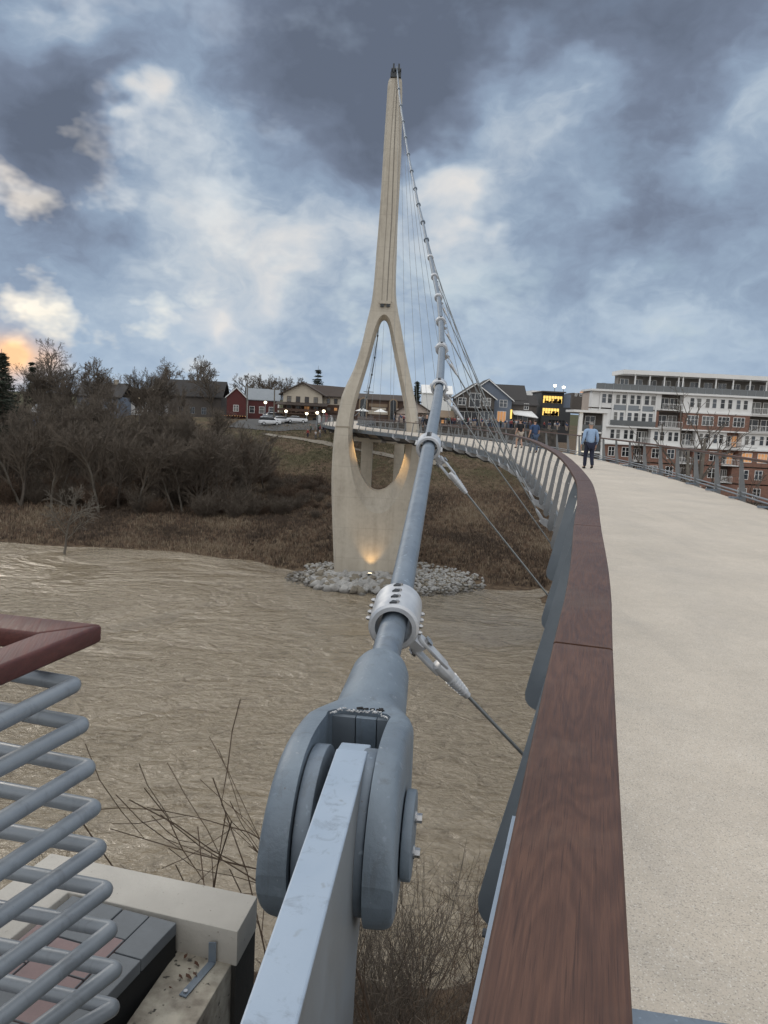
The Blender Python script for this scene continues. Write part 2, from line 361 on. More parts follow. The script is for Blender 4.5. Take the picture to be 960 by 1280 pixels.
# ------------------------------------------------------------------ terrain and water
WZ = -15.4
def lerp_pts(x, P):
    if x <= P[0][0]: return P[0][1]
    for (a, b), (c, d) in zip(P, P[1:]):
        if x <= c: k = (x-a)/(c-a); k = k*k*(3-2*k); return b+(d-b)*k
    return P[-1][1]
SHORE = [(-400,150),(-120,100),(-44,87.5),(-25,87.5),(-16,84.5),(-10,80.5),(-6,77),(3,76),(9,76),(14,76.5),(30,84),(80,92),(400,140)]
PROF_L = [(-30,-19),(-4,-16.6),(0,-15.5),(3,-14.9),(22,-13.2),(40,-9.5),(60,-3.6),(85,-1.4),(300,0),(900,2)]
PROF_M = [(-30,-19),(-4,-16.6),(0,-15.5),(3,-14.9),(20,-13.3),(44,-10),(62,-5.2),(80,-1.6),(90,-.6),(300,0),(900,2)]
PROF_R = [(-30,-19),(-4,-16.6),(0,-15.5),(3,-14.8),(30,-12.4),(300,-11),(900,2)]
def ground(x, y):
    s = y - lerp_pts(x, SHORE)
    if s > -30:
        k = min(1, max(0, (x-27)/10)); kl = min(1, max(0, (-x-12)/20))
        k = k*k*(3-2*k)
        base = lerp_pts(s, PROF_M)*(1-kl)+lerp_pts(s, PROF_L)*kl
        h = base*(1-k) + lerp_pts(s, PROF_R)*k
        amp = min(1, max(0, s/12))
        return h + amp*.5*mn.noise(Vector((x*.09, y*.09, 3))) + .12*amp*mn.noise(Vector((x*.6, y*.6, 5))) + .5*(mn.noise(Vector((x*.12, 4, 1)))) * (1 if s < 6 else 0)*.6
    h = lerp_pts(y, [(-60,-1.5),(-3,-2.5),(3,-6),(9,-10.4),(17,-13.9),(22,-15.5),(28,-18),(50,-19)])
    if x < -40: h = max(h, h)
    return h + .3*mn.noise(Vector((x*.25, y*.25, 8)))
xs = [-2500,-1400,-800,-400,-250,-180]+[-140+i*1.6 for i in range(176)]+[160,200,300,500,900,1600,2500]
ys = [-400,-150,-60]+[-20+i*2 for i in range(30)]+[40,50,60,66]+[68+i*1.2 for i in range(110)]+[202+i*6 for i in range(30)]+[420,520,700,1000,1500,2200,3500]
mb = MB(); nx = len(xs)
for y in ys:
    for x in xs:
        z = ground(x, y)
        if y > 700: z += 12*mn.noise(Vector((x*.0015, y*.0015, 0)))+4
        mb.v.append((x, y, z))
for j in range(len(ys)-1):
    for i in range(nx-1): mb.f.append((j*nx+i, j*nx+i+1, (j+1)*nx+i+1, (j+1)*nx+i)); mb.m.append(0)
mt, t, b = newmat('brushy_bank_ground'); M['ground'] = mt
tc = t.node('ShaderNodeTexCoord').outputs['Object']; zz = t.node('ShaderNodeSeparateXYZ', {0: tc})
n1 = t.noise(tc, .12, 6, .6); n2 = t.noise(tc, 1.3, 6, .7)
c = t.ramp(n2, [(.3,(.055,.041,.030)), (.5,(.11,.078,.054)), (.72,(.20,.15,.10))])
gr = t.ramp(n2, [(.3,(.045,.042,.024)), (.7,(.10,.092,.052))])
gm = t.math('MULTIPLY', t.mr(zz.outputs[2], -10.5, -7.5), t.mr(n1, .42, .56))
c = t.mix(t.math('MULTIPLY', gm, .8), c, gr)
c = t.mix(t.mr(zz.outputs[2], -1.3, -.7, 0, .85), c, t.ramp(n2, [(.3,(.05,.055,.03)), (.7,(.10,.10,.055))]))
t.put(b, 'Base Color', c); b.inputs['Roughness'].default_value = 1; b.inputs['Specular IOR Level'].default_value = .1
t.put(b, 'Normal', t.node('ShaderNodeBump', {'Height': n2, 'Strength': 1, 'Distance': .35}).outputs[0])
tag(mb.build('ground', M['ground'], smooth='all'), kind='structure')

mt, t, b = newmat('muddy_river_water'); M['water'] = mt
tc = t.node('ShaderNodeTexCoord').outputs['Object']
mp = t.node('ShaderNodeMapping', {'Vector': tc, 'Scale': (.72,1,1), 'Rotation': (0,0,R(12))}).outputs[0]
big = t.noise(mp, .10, 4, .6, .8)
ww = t.noise(mp, .62, 4, .5, 1.8); w2 = t.noise(mp, 3.2, 5, .6, .9); w3 = t.noise(mp, 11, 3, .6)
h = t.math('ADD', t.math('MULTIPLY', ww, .55), t.math('ADD', t.math('MULTIPLY', w2, .30), t.math('MULTIPLY', w3, .02)))
h = t.math('MULTIPLY', h, t.mr(big, .38, .62, .25, 1.25))
bn = t.node('ShaderNodeBump', {'Height': h, 'Strength': .85, 'Distance': .95}).outputs[0]
c = t.ramp(t.math('ADD', t.math('MULTIPLY', big, .6), t.math('MULTIPLY', w2, .4)), [(.35,(.215,.172,.115)), (.65,(.315,.262,.188))])
crest = t.math('ADD', t.math('MULTIPLY', ww, .55), t.math('MULTIPLY', w2, .45))
c = t.mix(t.mr(crest, .54, .72, 0, .34), c, lin(.44,.385,.30))  # foam plus painted sky sparkle in the crest colour; troughs darkened next
c = t.mix(t.mr(crest, .49, .36, 0, .55), c, lin(.12,.092,.062))
t.put(b, 'Base Color', c); b.inputs['Roughness'].default_value = .09; b.inputs['IOR'].default_value = 1.45
b.inputs['Specular IOR Level'].default_value = .7
t.put(b, 'Normal', bn)
mb = MB(); mb.add([(-2400,10,WZ),(2400,10,WZ),(2400,400,WZ),(-2400,400,WZ)], [(0,1,2,3)])
tag(mb.build('river_water', M['water']), kind='structure')

# ------------------------------------------------------------------ deck path
CAPS = [(-.62,-2.2),(-.10,-.4),(.20,.72),(.55,2.0),(.87,3.15),(1.31,4.9),(1.77,6.7),(2.32,9.1),(3.13,13.4),(3.85,18),(4.86,26),(5.30,32),(5.42,38),
        (5.2,44),(4.65,50),(3.75,56),(2.5,62),(1.05,67),(-.75,72),(-3.0,78),(-5.1,84),(-6.8,90),(-8.1,97),(-8.9,105),(-9.2,115),(-8.8,128),(-7.4,147)]
LP = catmull([(x,y,0) for x, y in CAPS], .35)
def resample(P, d):
    out = [P[0].copy()]; acc = 0
    for a, b in zip(P, P[1:]):
        L = (b-a).length
        while acc + L >= d:
            k = (d-acc)/L; a = a.lerp(b, k); out.append(a.copy()); L = (b-a).length; acc = 0
        acc += L
    return out
LP = resample(LP, .3)
def normals(P):
    N = []
    for i in range(len(P)):
        d = (P[min(i+2,len(P)-1)]-P[max(i-2,0)]).normalized(); N.append(Vector((d.y,-d.x,0)))
    return N
LN = normals(LP); WID = 4.75
RP = [p + n*WID for p, n in zip(LP, LN)]; RN = [-n for n in LN]   # RN points inward (to the left)
def sweep(mb, P, N, prof, i0=0, i1=None, st=1, mi=0, caps=True):
    i1 = len(P)-1 if i1 is None else i1
    idx = list(range(i0, i1, st)) + [i1]
    mb.loft([[P[i] + N[i]*a + Vector((0,0,z)) for a, z in prof] for i in idx], caps, mi)

deck = empty('bridge_deck', LP[8], 0, 'curving pale concrete footbridge deck running through the tall tower', 'footbridge')
def dpart(mb, name, mt, **k):
    o = mb.build(name, mt, deck, **k); o.matrix_parent_inverse = Matrix.Translation(-Vector(deck.location)); return o
mb = MB(); sweep(mb, LP, LN, [(.02,0),(WID-.02,0),(WID-.02,-.22),(.02,-.22)], 0, None, 2)
dpart(mb, 'walkway_slab', M['concrete'])
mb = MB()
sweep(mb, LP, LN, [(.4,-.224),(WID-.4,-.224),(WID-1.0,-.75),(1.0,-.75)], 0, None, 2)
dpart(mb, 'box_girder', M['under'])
for sP, sN in ((LP,LN),(RP,RN)):
    mb = MB(); sweep(mb, sP, sN, [(-.03,-.05),(.016,-.05),(.016,-.30),(.10,-.34),(.10,-.37),(-.03,-.37)], 0, None, 2)
    dpart(mb, 'edge_beam', M['fin_paint'])
for i in range(10, len(LP)-6, 13):
    mb = MB(); p, n = LP[i], LN[i]; d = Vector((-n.y, n.x, 0))*.04
    poly = [p+n*a+Vector((0,0,z))-d for a, z in ((.04,-.375),(WID-.04,-.375),(WID-1,-.95),(1,-.95))]
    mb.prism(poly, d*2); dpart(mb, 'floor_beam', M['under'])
# saw-cut joints as thin dark strips on the walk
mb = MB()
for i in range(64, len(LP)-5, 17):
    p, n = LP[i], LN[i]; d = Vector((-n.y, n.x, 0))*.004
    a, b2 = p+n*.1+Vector((0,0,.003)), p+n*(WID-.1)+Vector((0,0,.003))
    mb.add([a-d,b2-d,b2+d,a+d],[(0,1,2,3)])
dpart(mb, 'saw_joint', mat('joint_dark', (.47,.43,.38)))
# expansion joint plate underfoot
mb = MB()
c0 = at_z(785,1262,0.0); c1 = at_z(960,1290,0.0); dv = (c1-c0).normalized(); nv = Vector((-dv.y, dv.x, 0))
c0 -= dv*.2; c1 += dv*3.5
z1 = Vector((0,0,.006))
mb.prism([c0-nv*.16, c1-nv*.16, c1-nv*.09, c0-nv*.09], z1); mb.prism([c0-nv*.075, c1-nv*.075, c1, c0], z1)
dpart(mb, 'expansion_joint', M['galv'])

# ------------------------------------------------------------------ railings
def rail(P, N, side, label):
    root = empty('bridge_railing', P[8], 0, label, 'railing'); inv = Matrix.Translation(-Vector(root.location))
    def bp(mb, name, mt, **k):
        o = mb.build(name, mt, root, **k); o.matrix_parent_inverse = inv; return o
    n = len(P); i0 = 4
    # hardwood cap boards: N points to the walk
    if side == 'L':
        cuts = []; i = i0
        ycut = [2.02, 4.85, 8.4, 12.6]
        idx = [min(range(n), key=lambda k: abs(P[k].y-y)) for y in ycut]
        cuts = [i0] + idx
        while cuts[-1] + 16 < n-3: cuts.append(cuts[-1]+16)
    else:
        cuts = list(range(i0, n-3, 16))
    hw = .083 if side == 'L' else .055
    for a, b in zip(cuts, cuts[1:]):
        mb = MB(); o = .0015
        PP = [q.copy() for q in P[a:b+1]]; g = .008
        PP[0] += (PP[1]-PP[0]).normalized()*g; PP[-1] += (PP[-2]-PP[-1]).normalized()*g
        tw = (rng.random()-.5)*.002
        # rounded section
        sec = []
        T = 1.07; B = 1.022; r = .008
        for cx, cz, a0 in ((hw-r,T-r,0),(-hw+r,T-r,90),(-hw+r,B+r,180),(hw-r,B+r,270)):
            for k in range(4): q = R(a0+k*30); sec.append((cx+r*math.cos(q)+tw, cz+r*math.sin(q)))
        mb.loft([[p+nn*x+Vector((0,0,z)) for x, z in sec] for p, nn in zip(PP, N[a:b+1])])
        bp(mb, 'cap_board', M['wood'], smooth=True)
    # steel flat under the cap + outer mesh-frame flat with bolts
    mb = MB(); sweep(mb, P, N, [(-hw+.02,1.02),(hw-.02,1.02),(hw-.02,1.008),(-hw+.02,1.008)], i0, n-4, 2)
    bp(mb, 'top_flat', M['fin_paint'])
    if side == 'L':
        mb = MB(); sweep(mb, P, N, [(-.097,1.0),(-.085,1.0),(-.085,.955),(-.097,.955)], i0, 12, 1)
        o = bp(mb, 'side_flat', M['plate_paint'])
        for k in range(i0+1, 12, 1):
            mb = MB(); c = P[k]+N[k]*-.097+Vector((0,0,.978)); mb.cyl(c, c-N[k]*.008, .006, 6); q = bp(mb, 'screw', M['darksteel'])
    # posts: plates standing square across the walk, leaning outward, rounded foot
    k = 0
    ypost = [2.72, 4.93, 7.1, 9.3] if side == 'L' else []
    idx = [min(range(n), key=lambda q: abs(P[q].y-y)) for y in ypost]
    if side == 'L': st = idx + list(range(idx[-1]+7, n-4, 7)); st = [idx[0]-7] + st
    else: st = list(range(5, n-4, 7))
    for i in st:
        p, nn = P[i], N[i]; d = Vector((-nn.y, nn.x, 0))
        mb = MB(); th = .012
        if side == 'L':
            prof = [(.03,1.006),(-.06,1.006),(-.12,.80),(-.20,.40),(-.285,.02),(-.32,-.16)]
            for q in range(1, 10):   # rounded toe
                ang = R(180+q*18); prof.append((-.215+.105*math.cos(ang), -.18+.10*math.sin(ang)))
            prof += [(-.12,-.04),(-.10,.25),(-.02,.75)]
            th = .008
        else:
            prof = [(.03,1.006),(-.045,1.006),(-.12,.5),(-.20,.06),(-.21,-.12),(-.10,-.16),(-.045,-.05),(-.035,.08),(.0,.5)]
            th = .02
        if side == 'L' and p.y > 10.5:
            prof = [(.02,1.006),(-.035,1.006),(-.09,.80),(-.15,.40),(-.215,.02),(-.24,-.14),(-.225,-.20),(-.18,-.24),(-.13,-.20),(-.12,-.04),(-.085,.25),(-.03,.75)]; th = .012
        poly = [p+nn*x+Vector((0,0,z))-d*th for x, z in prof]
        mb.prism(poly, d*(2*th)); post = bp(mb, 'post', M['fin_paint'] if side == 'L' and p.y < 10.5 else M['post_paint'])
        if side == 'R':
            mb = MB(); a = p+nn*-.10+Vector((0,0,.02)); b2 = p+nn*.20+Vector((0,0,.02))
            for q in (a, b2): pass
            mb.prism([a-d*.03, b2-d*.03, b2+d*.03, a+d*.03], Vector((0,0,.045))); o = mb.build('foot', M['galv'], post)
        elif P[i].y < 22:
            for zz2, xx in ((-.14,-.13),(.08,-.12),(.45,-.07),(.8,-.04)):
                mb = MB(); c = p+nn*xx+Vector((0,0,zz2))-d*.008; mb.cyl(c, c-d*.012, .011, 6)
                o = mb.build('bolt', M['bolt'], post)
    # longitudinal rods
    if side == 'R':
        for z, x in ((.10,-.10),(.19,-.085)):
            mb = MB(); mb.tube([P[i]+N[i]*x+Vector((0,0,z)) for i in range(4, n-4, 2)], .02, 6); bp(mb, 'kick_rail', M['rod_paint'])
    else:
        for z in (.12,.30,.48,.66,.84):
            mb = MB(); mb.tube([P[i]+N[i]*(-.10+.09*z)+Vector((0,0,z)) for i in range(4, n-4, 3)], .0025, 4); bp(mb, 'infill_wire', M['wire'])
    return root
rail(LP, LN, 'L', 'bridge railing with wide dark hardwood cap and slate fins beside the walk, nearest the river')
rail(RP, RN, 'R', 'bridge railing with leaning grey posts along the far right edge, in front of the apartments')

# ------------------------------------------------------------------ main cable, clamps, hangers
CPX = [(495,770),(536,558),(549,484),(552,436),(551,402),(548,372),(543,346),(538,322),(533,300),(528.5,278),(523,256),(519,236),(514.5,214),(510.5,193),(507,172),(504,152),(501,132),(498.5,111)]
CL = [at_d(x, y, 3.9*(i+1)) for i, (x, y) in enumerate(CPX)]
TOP = at_y(496, 84, 77.6)
PIN = Vector((-.088, 2.27, .405))
cu = (CL[0]-PIN).normalized(); cw = Vector((cu.y, -cu.x, 0)).normalized(); cv = cw.cross(cu).normalized()   # cw to the right, cv up
cable = empty('suspension_cable', PIN+cu*.9, 0, 'thick blue-grey main cable rising from the clevis to the tower top', 'bridge cable')
cinv = Matrix.Translation(-Vector(cable.location))
def under(mb, name, mt, par, inv, **k):
    o = mb.build(name, mt, par, **k); o.matrix_parent_inverse = inv; return o
pts = [PIN+cu*.9]
for a, b in zip([PIN+cu*.9]+CL, CL+[TOP]):
    pts += [a.lerp(b, .5), b]
mb = MB(); mb.tube(catmull([pts[0]]+CL+[TOP], .8), .066, 24); under(mb, 'strand', M['galv'], cable, cinv, smooth=True)

def near_idx(P, p): return min(range(len(P)), key=lambda i: (P[i].x-p.x)**2+(P[i].y-p.y)**2)
ORD = ['first','second','third','fourth','fifth','sixth','seventh','eighth','ninth','tenth','eleventh','twelfth','thirteenth','fourteenth','fifteenth','sixteenth','seventeenth','eighteenth']
HP = [4.2,8.0,11.9,15.8,19.7,23.6,27.5,31.3,35.1,38.9,42.7,46.5,50.2,53.9,57.6,61.2,64.7,68.1]
def ring_cyl(mb, c, d, L, ro, ri, n=32, chamfer=.012):
    s, u, d = frame(d)
    secs = [(-L/2+.0,ri),( -L/2,ro-chamfer),(-L/2+chamfer,ro),(L/2-chamfer,ro),(L/2,ro-chamfer),(L/2,ri),(-L/2+.0,ri)]
    rings = []
    for x, r in secs: rings.append([c+d*x+(s*math.cos(2*math.pi*k/n)+u*math.sin(2*math.pi*k/n))*r for k in range(n)])
    mb.loft(rings, False)
for i, c in enumerate(CL):
    a = CL[i-1] if i else PIN; b = CL[i+1] if i+1 < len(CL) else TOP
    d = (b-a).normalized(); s, u, _ = frame(d)      # s = lateral, u up-ish
    if u.z < 0: u = -u
    if s.x < 0: s = -s
    k = near_idx(LP, Vector((0, HP[i], 0))); k = min(range(len(LP)), key=lambda q: abs(LP[q].y-HP[i]))
    foot = LP[k]+LN[k]*(-.03 if i < 3 else -.22)+Vector((0,0,-.42 if i < 3 else -.36))
    hd = (foot-c).normalized(); hp = (hd-d*hd.dot(d)).normalized()    # radial direction toward the hanger
    L = .29 if i == 0 else .23; ro = .125; det = i < 5
    mb = MB(); ring_cyl(mb, c, d, L, ro, .092 if i < 3 else .07, 40 if det else 20)
    # ears along hanger direction
    q = d.cross(hp).normalized()
    poly = [c+hp*.105-d*.085, c+hp*.105+d*.085, c+hp*.20+d*.045+hd*.0, c+hp*.235-d*.0, c+hp*.20-d*.05]
    mb.prism([p-q*.022 for p in poly], q*.044)
    clamp = under(mb, 'clamp', M['steel'] if i < 8 else M['galv'], cable, cinv, smooth=True)
    if det:
        up = -hp if (-hp).z > 0 else hp
        # wedge pockets along the top and hex bolts down both seams
        for j in range(4):
            x = -L/2+.035+j*(L-.07)/3
            base = c+d*x+u*(ro-.002)
            mb = MB(); mb.prism([base-s*.026-d*.016, base+s*.004-d*.016, base+s*.022+d*.010, base-s*.012+d*.014], u*.007)
            o = mb.build('bolt_pocket', M['darksteel'], clamp)
            mb = MB(); mb.cyl(base+s*.012, base+s*.012+u*.014, .009, 6); o = mb.build('bolt', M['bolt'], clamp)
            for sg in (-1, 1):
                e = c+d*x+s*sg*(ro-.004)-u*.03*sg
                mb = MB(); mb.cyl(e, e+s*sg*.014, .012, 6); mb.cyl(e+s*sg*.014, e+s*sg*.02, .006, 8)
                o = mb.build('bolt', M['bolt'], clamp)
    # hanger
    root = empty('hanger_cable', foot, 0, 'thin wire hanger dropping to the deck edge from the %s clamp up from the clevis' % ORD[i], 'hanger cable', 'hangers between the main cable and the deck')
    inv = Matrix.Translation(-foot)
    S0 = c+hp*.20; hd2 = (foot-S0).normalized()
    e1 = S0+hd2*.42
    mb = MB(); mb.tube([e1-hd2*.04, foot], .0095 if i < 3 else .013, 8); under(mb, 'wire', M['wire'], root, inv, smooth=True)
    q = d.cross(hd2).normalized(); r2 = hd2.cross(q).normalized()
    mb = MB()
    for sg in (-1, 1):       # fork arms
        o1 = S0-hd2*.045+q*sg*.024; w1 = .034
        mb.prism([o1-r2*.02, o1+r2*.02, o1+hd2*.03+r2*w1, o1+hd2*.16+r2*w1, o1+hd2*.24+r2*.028, o1+hd2*.24-r2*.028, o1+hd2*.16-r2*w1, o1+hd2*.03-r2*w1], q*sg*.016)
    mb.tube([S0+hd2*.15, S0+hd2*.19, S0+hd2*.26], [.038,.040,.034], 12)
    under(mb, 'fork_socket', M['steel'], root, inv, smooth=True, bevel=.003 if det else 0)
    mb = MB(); mb.tube([S0+hd2*.25, S0+hd2*.36, S0+hd2*.42], [.033,.025,.020], 12)
    if det:
        for j in range(6): mb.tube([S0+hd2*(.27+j*.022), S0+hd2*(.278+j*.022)], .037-j*.0018, 12)
    under(mb, 'threaded_cone', M['steel'], root, inv, smooth=True)
    mb = MB(); mb.cyl(S0+hd2*.01-q*.055, S0+hd2*.01+q*.055, .019, 10); mb.cyl(S0+hd2*.01-q*.058, S0+hd2*.01-q*.05, .028, 6); mb.cyl(S0+hd2*.01+q*.05, S0+hd2*.01+q*.058, .028, 6)
    under(mb, 'fork_pin', M['bolt'], root, inv)
    mb = MB(); mb.tube([foot-hd2*.30, foot-hd2*.2, foot-hd2*.02], [.016,.034,.04], 10); under(mb, 'lower_socket', M['steel'], root, inv, smooth=True)
    # bracket on the deck edge
    mb = MB(); nn = LN[k]; dd = Vector((-nn.y, nn.x, 0))
    pl = [LP[k]+nn*x+Vector((0,0,z))-dd*.03 for x, z in ((.03,-.38),(-.06 if i < 3 else -.24,-.30),(-.10 if i < 3 else -.30,-.38),(-.04 if i < 3 else -.2,-.46),(.10,-.62),(.45,-.64),(.45,-.24),(.11,-.24))]
    mb.prism(pl, dd*.06); o = mb.build('hanger_bracket', M['steel'], deck); o.matrix_parent_inverse = Matrix.Translation(-Vector(deck.location))

# far-side cable behind the tower
FAR_T = at_y(496.5, 86, 79.2); FAR_A = Vector((-6.2, 142, 1.0))
FC = []
for i in range(1, 15):
    k = i/15; y = FAR_T.y+(FAR_A.y-FAR_T.y)*k
    x = FAR_T.x+(FAR_A.x-FAR_T.x)*k**1.5 + .2*math.sin(math.pi*k)
    z = FAR_T.z+(FAR_A.z-FAR_T.z)*k - 10.5*math.sin(math.pi*k)*(1-.15*k)
    FC.append(Vector((x, y, z)))
fcab = empty('suspension_cable', FAR_T, 0, 'thin looking main cable behind the tower seen through its opening', 'bridge cable')
finv = Matrix.Translation(-FAR_T)
mb = MB(); mb.tube(catmull([FAR_T]+FC+[FAR_A], 3), .07, 10); under(mb, 'strand', M['galv'], fcab, finv, smooth=True)
for i, c in enumerate(FC):
    d = ((FC[i+1] if i+1 < len(FC) else FAR_A)-c).normalized()
    mb = MB(); ring_cyl(mb, c, d, .24, .13, .08, 14); under(mb, 'clamp', M['darksteel'], fcab, finv, smooth=True)
    k = min(range(len(RP)), key=lambda q: abs(RP[q].y-c.y)); foot = RP[k]+RN[k]*-.16+Vector((0,0,-.3))
    root = empty('hanger_cable', foot, 0, 'thin wire hanger beyond the tower, %s one behind the tower legs' % ORD[i], 'hanger cable', 'hangers between the main cable and the deck')
    mb = MB(); mb.tube([c-Vector((0,0,.1)), foot], .016, 6); under(mb, 'wire', M['wire'], root, Matrix.Translation(-foot))
    mb = MB(); mb.tube([foot+(c-foot).normalized()*.5, foot], [.02,.045], 8); under(mb, 'lower_socket', M['steel'], root, Matrix.Translation(-foot))

# ------------------------------------------------------------------ clevis and anchor plate
clev = empty('cable_clevis', PIN, 0, 'big blue-grey cast clevis with two round cheeks gripping the pale anchor plate', 'clevis')
kinv = Matrix.Translation(-PIN)
def L2(u_, v_, w_): return PIN+cu*u_+cv*v_+cw*w_
def sstep(a, b, x): k = min(1, max(0, (x-a)/(b-a))); return k*k*(3-2*k)
RL = .272
mb = MB(); rings = []
us = [-RL+RL*(1-math.cos(R(90)*i/12)) for i in range(13)]
us[0] = -RL+.0025
us += [.06,.12,.18,.24,.30,.36,.42,.48,.54,.60,.66,.74,.82,.88,.95,1.0,1.02]
for u_ in us:
    if u_ <= 0: b_ = math.sqrt(max(RL*RL-u_*u_, 1e-5))
    else: b_ = RL+( .142-RL)*sstep(.0, .58, u_)
    a_ = .196+(.142-.196)*sstep(.33, .62, u_)
    if u_ > .62: kk = (u_-.62)/.40; a_ = b_ = .142-.022*kk
    if u_ > .96: a_ = b_ = a_-(.01 if u_ < 1.01 else .034)
    ex = 9+(2-9)*sstep(.30, .60, u_); ring = []
    for k in range(64):
        tt = 2*math.pi*k/64; cx, sx = math.cos(tt), math.sin(tt)
        ring.append(L2(u_, b_*math.copysign(abs(sx)**(2/ex), sx), a_*math.copysign(abs(cx)**(2/ex), cx)))
    rings.append(ring)
mb.loft(rings)
fork = under(mb, 'fork', M['cast'], clev, kinv)
# slot cut
SOLV='FAST'
def bool_cut(ob, cutter_mb):
    cut = cutter_mb.build('cutter_tmp', M['cast'])
    md = ob.modifiers.new('b', 'BOOLEAN'); md.operation = 'DIFFERENCE'; md.object = cut; md.solver = SOLV
    ob.parent = None; ob.matrix_parent_inverse = Matrix()
    bpy.context.view_layer.update()
    dg = bpy.context.evaluated_depsgraph_get()
    me = bpy.data.meshes.new_from_object(ob.evaluated_get(dg)); ob.modifiers.clear(); ob.data = me
    bpy.data.objects.remove(cut, do_unlink=True)
cm = MB(); ring1 = []
prof = [(-.6,-.108),(.30,-.108),(.355,-.112),(.385,-.095),(.40,-.06),(.405,0),(.40,.06),(.385,.095),(.355,.112),(.30,.108),(-.6,.108)]
cm.prism([L2(a, -.5, b) for a, b in prof], cv*1.0)
bool_cut(fork, cm); fork.parent = clev; fork.matrix_parent_inverse = kinv
bm = bmesh.new(); bm.from_mesh(fork.data)
ed = [e for e in bm.edges if len(e.link_faces) == 2 and e.calc_face_angle(0) > R(50)]
try: bmesh.ops.bevel(bm, geom=ed, offset=.006, segments=2, affect='EDGES', clamp_overlap=True)
except Exception: pass
for f_ in bm.faces: f_.smooth = True
bm.to_mesh(fork.data); bm.free()
try: fork.data.set_sharp_from_angle(angle=R(38))
except Exception: pass
# torn sealant along the throat
rr = random.Random(3)
mb = MB()
for j in range(40):
    f_ = j/39; a_ = -.10+.2*f_; uu = .402-.06*max(0, abs(f_-.5)*2-.65)*3*.9
    bt = RL+(.142-RL)*sstep(.0,.58,uu)
    c_ = L2(uu+rr.uniform(-.004,.006), bt*.985+rr.uniform(-.004,.003), a_)
    mb.box(-.5,.5,-.5,.5,-.5,.5, 0, Matrix.Translation(c_) @ Matrix.Rotation(rr.uniform(0,3),4,'Z') @ Matrix.Rotation(rr.uniform(0,3),4,'X') @ Matrix.Diagonal((rr.uniform(.004,.011),rr.uniform(.003,.008),rr.uniform(.003,.006),1)))
under(mb, 'torn_sealant', mat('white_sealant', (.62,.62,.62), (.3,.3,.3), .8, scale=40), clev, kinv)
mb = MB()
for j in range(10):
    f_ = rr.uniform(.45,.9); c_ = L2(.41+rr.uniform(0,.01), RL+(.142-RL)*sstep(0,.58,.41)*1.0+.0005, -.10+.2*f_)
    mb.box(-.5,.5,-.5,.5,-.5,.5, 0, Matrix.Translation(c_) @ Matrix.Rotation(rr.uniform(0,3),4,'Z') @ Matrix.Diagonal((rr.uniform(.012,.024),rr.uniform(.004,.009),.006,1)))
under(mb, 'torn_gap', M['black'], clev, kinv)
# timber-like fill behind the throat: three dark slats
for j, (a_, b_) in enumerate(((-.100,-.018),(-.014,.058),(.062,.100))):
    mb = MB(); mb.prism([L2(.375,-.20,a_),L2(.392,-.20,a_),L2(.392,-.20,b_),L2(.375,-.20,b_)], cv*.355)
    under(mb, 'throat_slat', M['fin_paint'] if j != 1 else M['cast'], clev, kinv)
# pin with retaining plates
mb = MB(); mb.cyl(L2(0,0,-.15), L2(0,0,.225), .075, 40); under(mb, 'pin', M['cast'], clev, kinv, smooth=True)
for sg in (1,):
    mb = MB(); mb.cyl(L2(0,0,sg*.200), L2(0,0,sg*.232), .135, 48); wz = under(mb, 'retaining_plate', M['cast'], clev, kinv, smooth=True, bevel=.006)
    for a0 in (75, 255):
        c_ = L2(.055*math.cos(R(a0)), .055*math.sin(R(a0)), sg*.232)
        mb = MB(); mb.cyl(c_, c_+cw*sg*.006, .020, 16); mb.cyl(c_+cw*sg*.006, c_+cw*sg*.022, .015, 6)
        o = mb.build('bolt', M['bolt'], wz)
for sg in (-1, 1):
    mb = MB(); mb.cyl(L2(0,0,sg*.056), L2(0,0,sg*.104), .245, 56); under(mb, 'spacer_disc', M['galv'], clev, kinv, smooth=True, bevel=.006)

# anchor plate
pa = at_z(441, 934, .655); pb = at_z(336, 1282, .635)
pd = Vector((pa.x-pb.x, pa.y-pb.y, 0)).normalized(); pn = Vector((pd.y, -pd.x, 0))
hw = .0495
mb = MB()
o0 = pb - pd*.9
ln = (pa-o0).dot(pd); hy = PIN.y
plc = (Vector((PIN.x, PIN.y, 0))-Vector((o0.x, o0.y, 0))).dot(pd)   # along-plate coordinate of pin
prof = [(0,.63),(ln-.02,.655),(ln+.0,.645)]
r_ = .255
for q in range(60, -75, -15): prof.append((plc+r_*math.cos(R(q))*1.0+.0, PIN.z+r_*math.sin(R(q))))
prof = [(a, z) for a, z in prof if True]
prof += [(plc-.02,.0),(plc-.12,-1.2),(0,-1.2)]
def Q(a, z, w): v = o0+pd*a+pn*w; return Vector((v.x, v.y, z))
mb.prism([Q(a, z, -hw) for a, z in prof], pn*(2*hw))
ap = mb.build('anchor_plate', [M['plate_paint'], mat('shaded_plate_side', (.25,.275,.30), (.19,.20,.205), .5, 0, 3, bump=.0008, bscale=60)], bevel=.005)  # second slot: side paint darkened in its colour to look shaded
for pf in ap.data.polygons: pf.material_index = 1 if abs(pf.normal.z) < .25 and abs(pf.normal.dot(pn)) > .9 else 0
tag(ap, 'thick pale grey-blue steel anchor plate running down between the clevis cheeks', 'anchor plate')

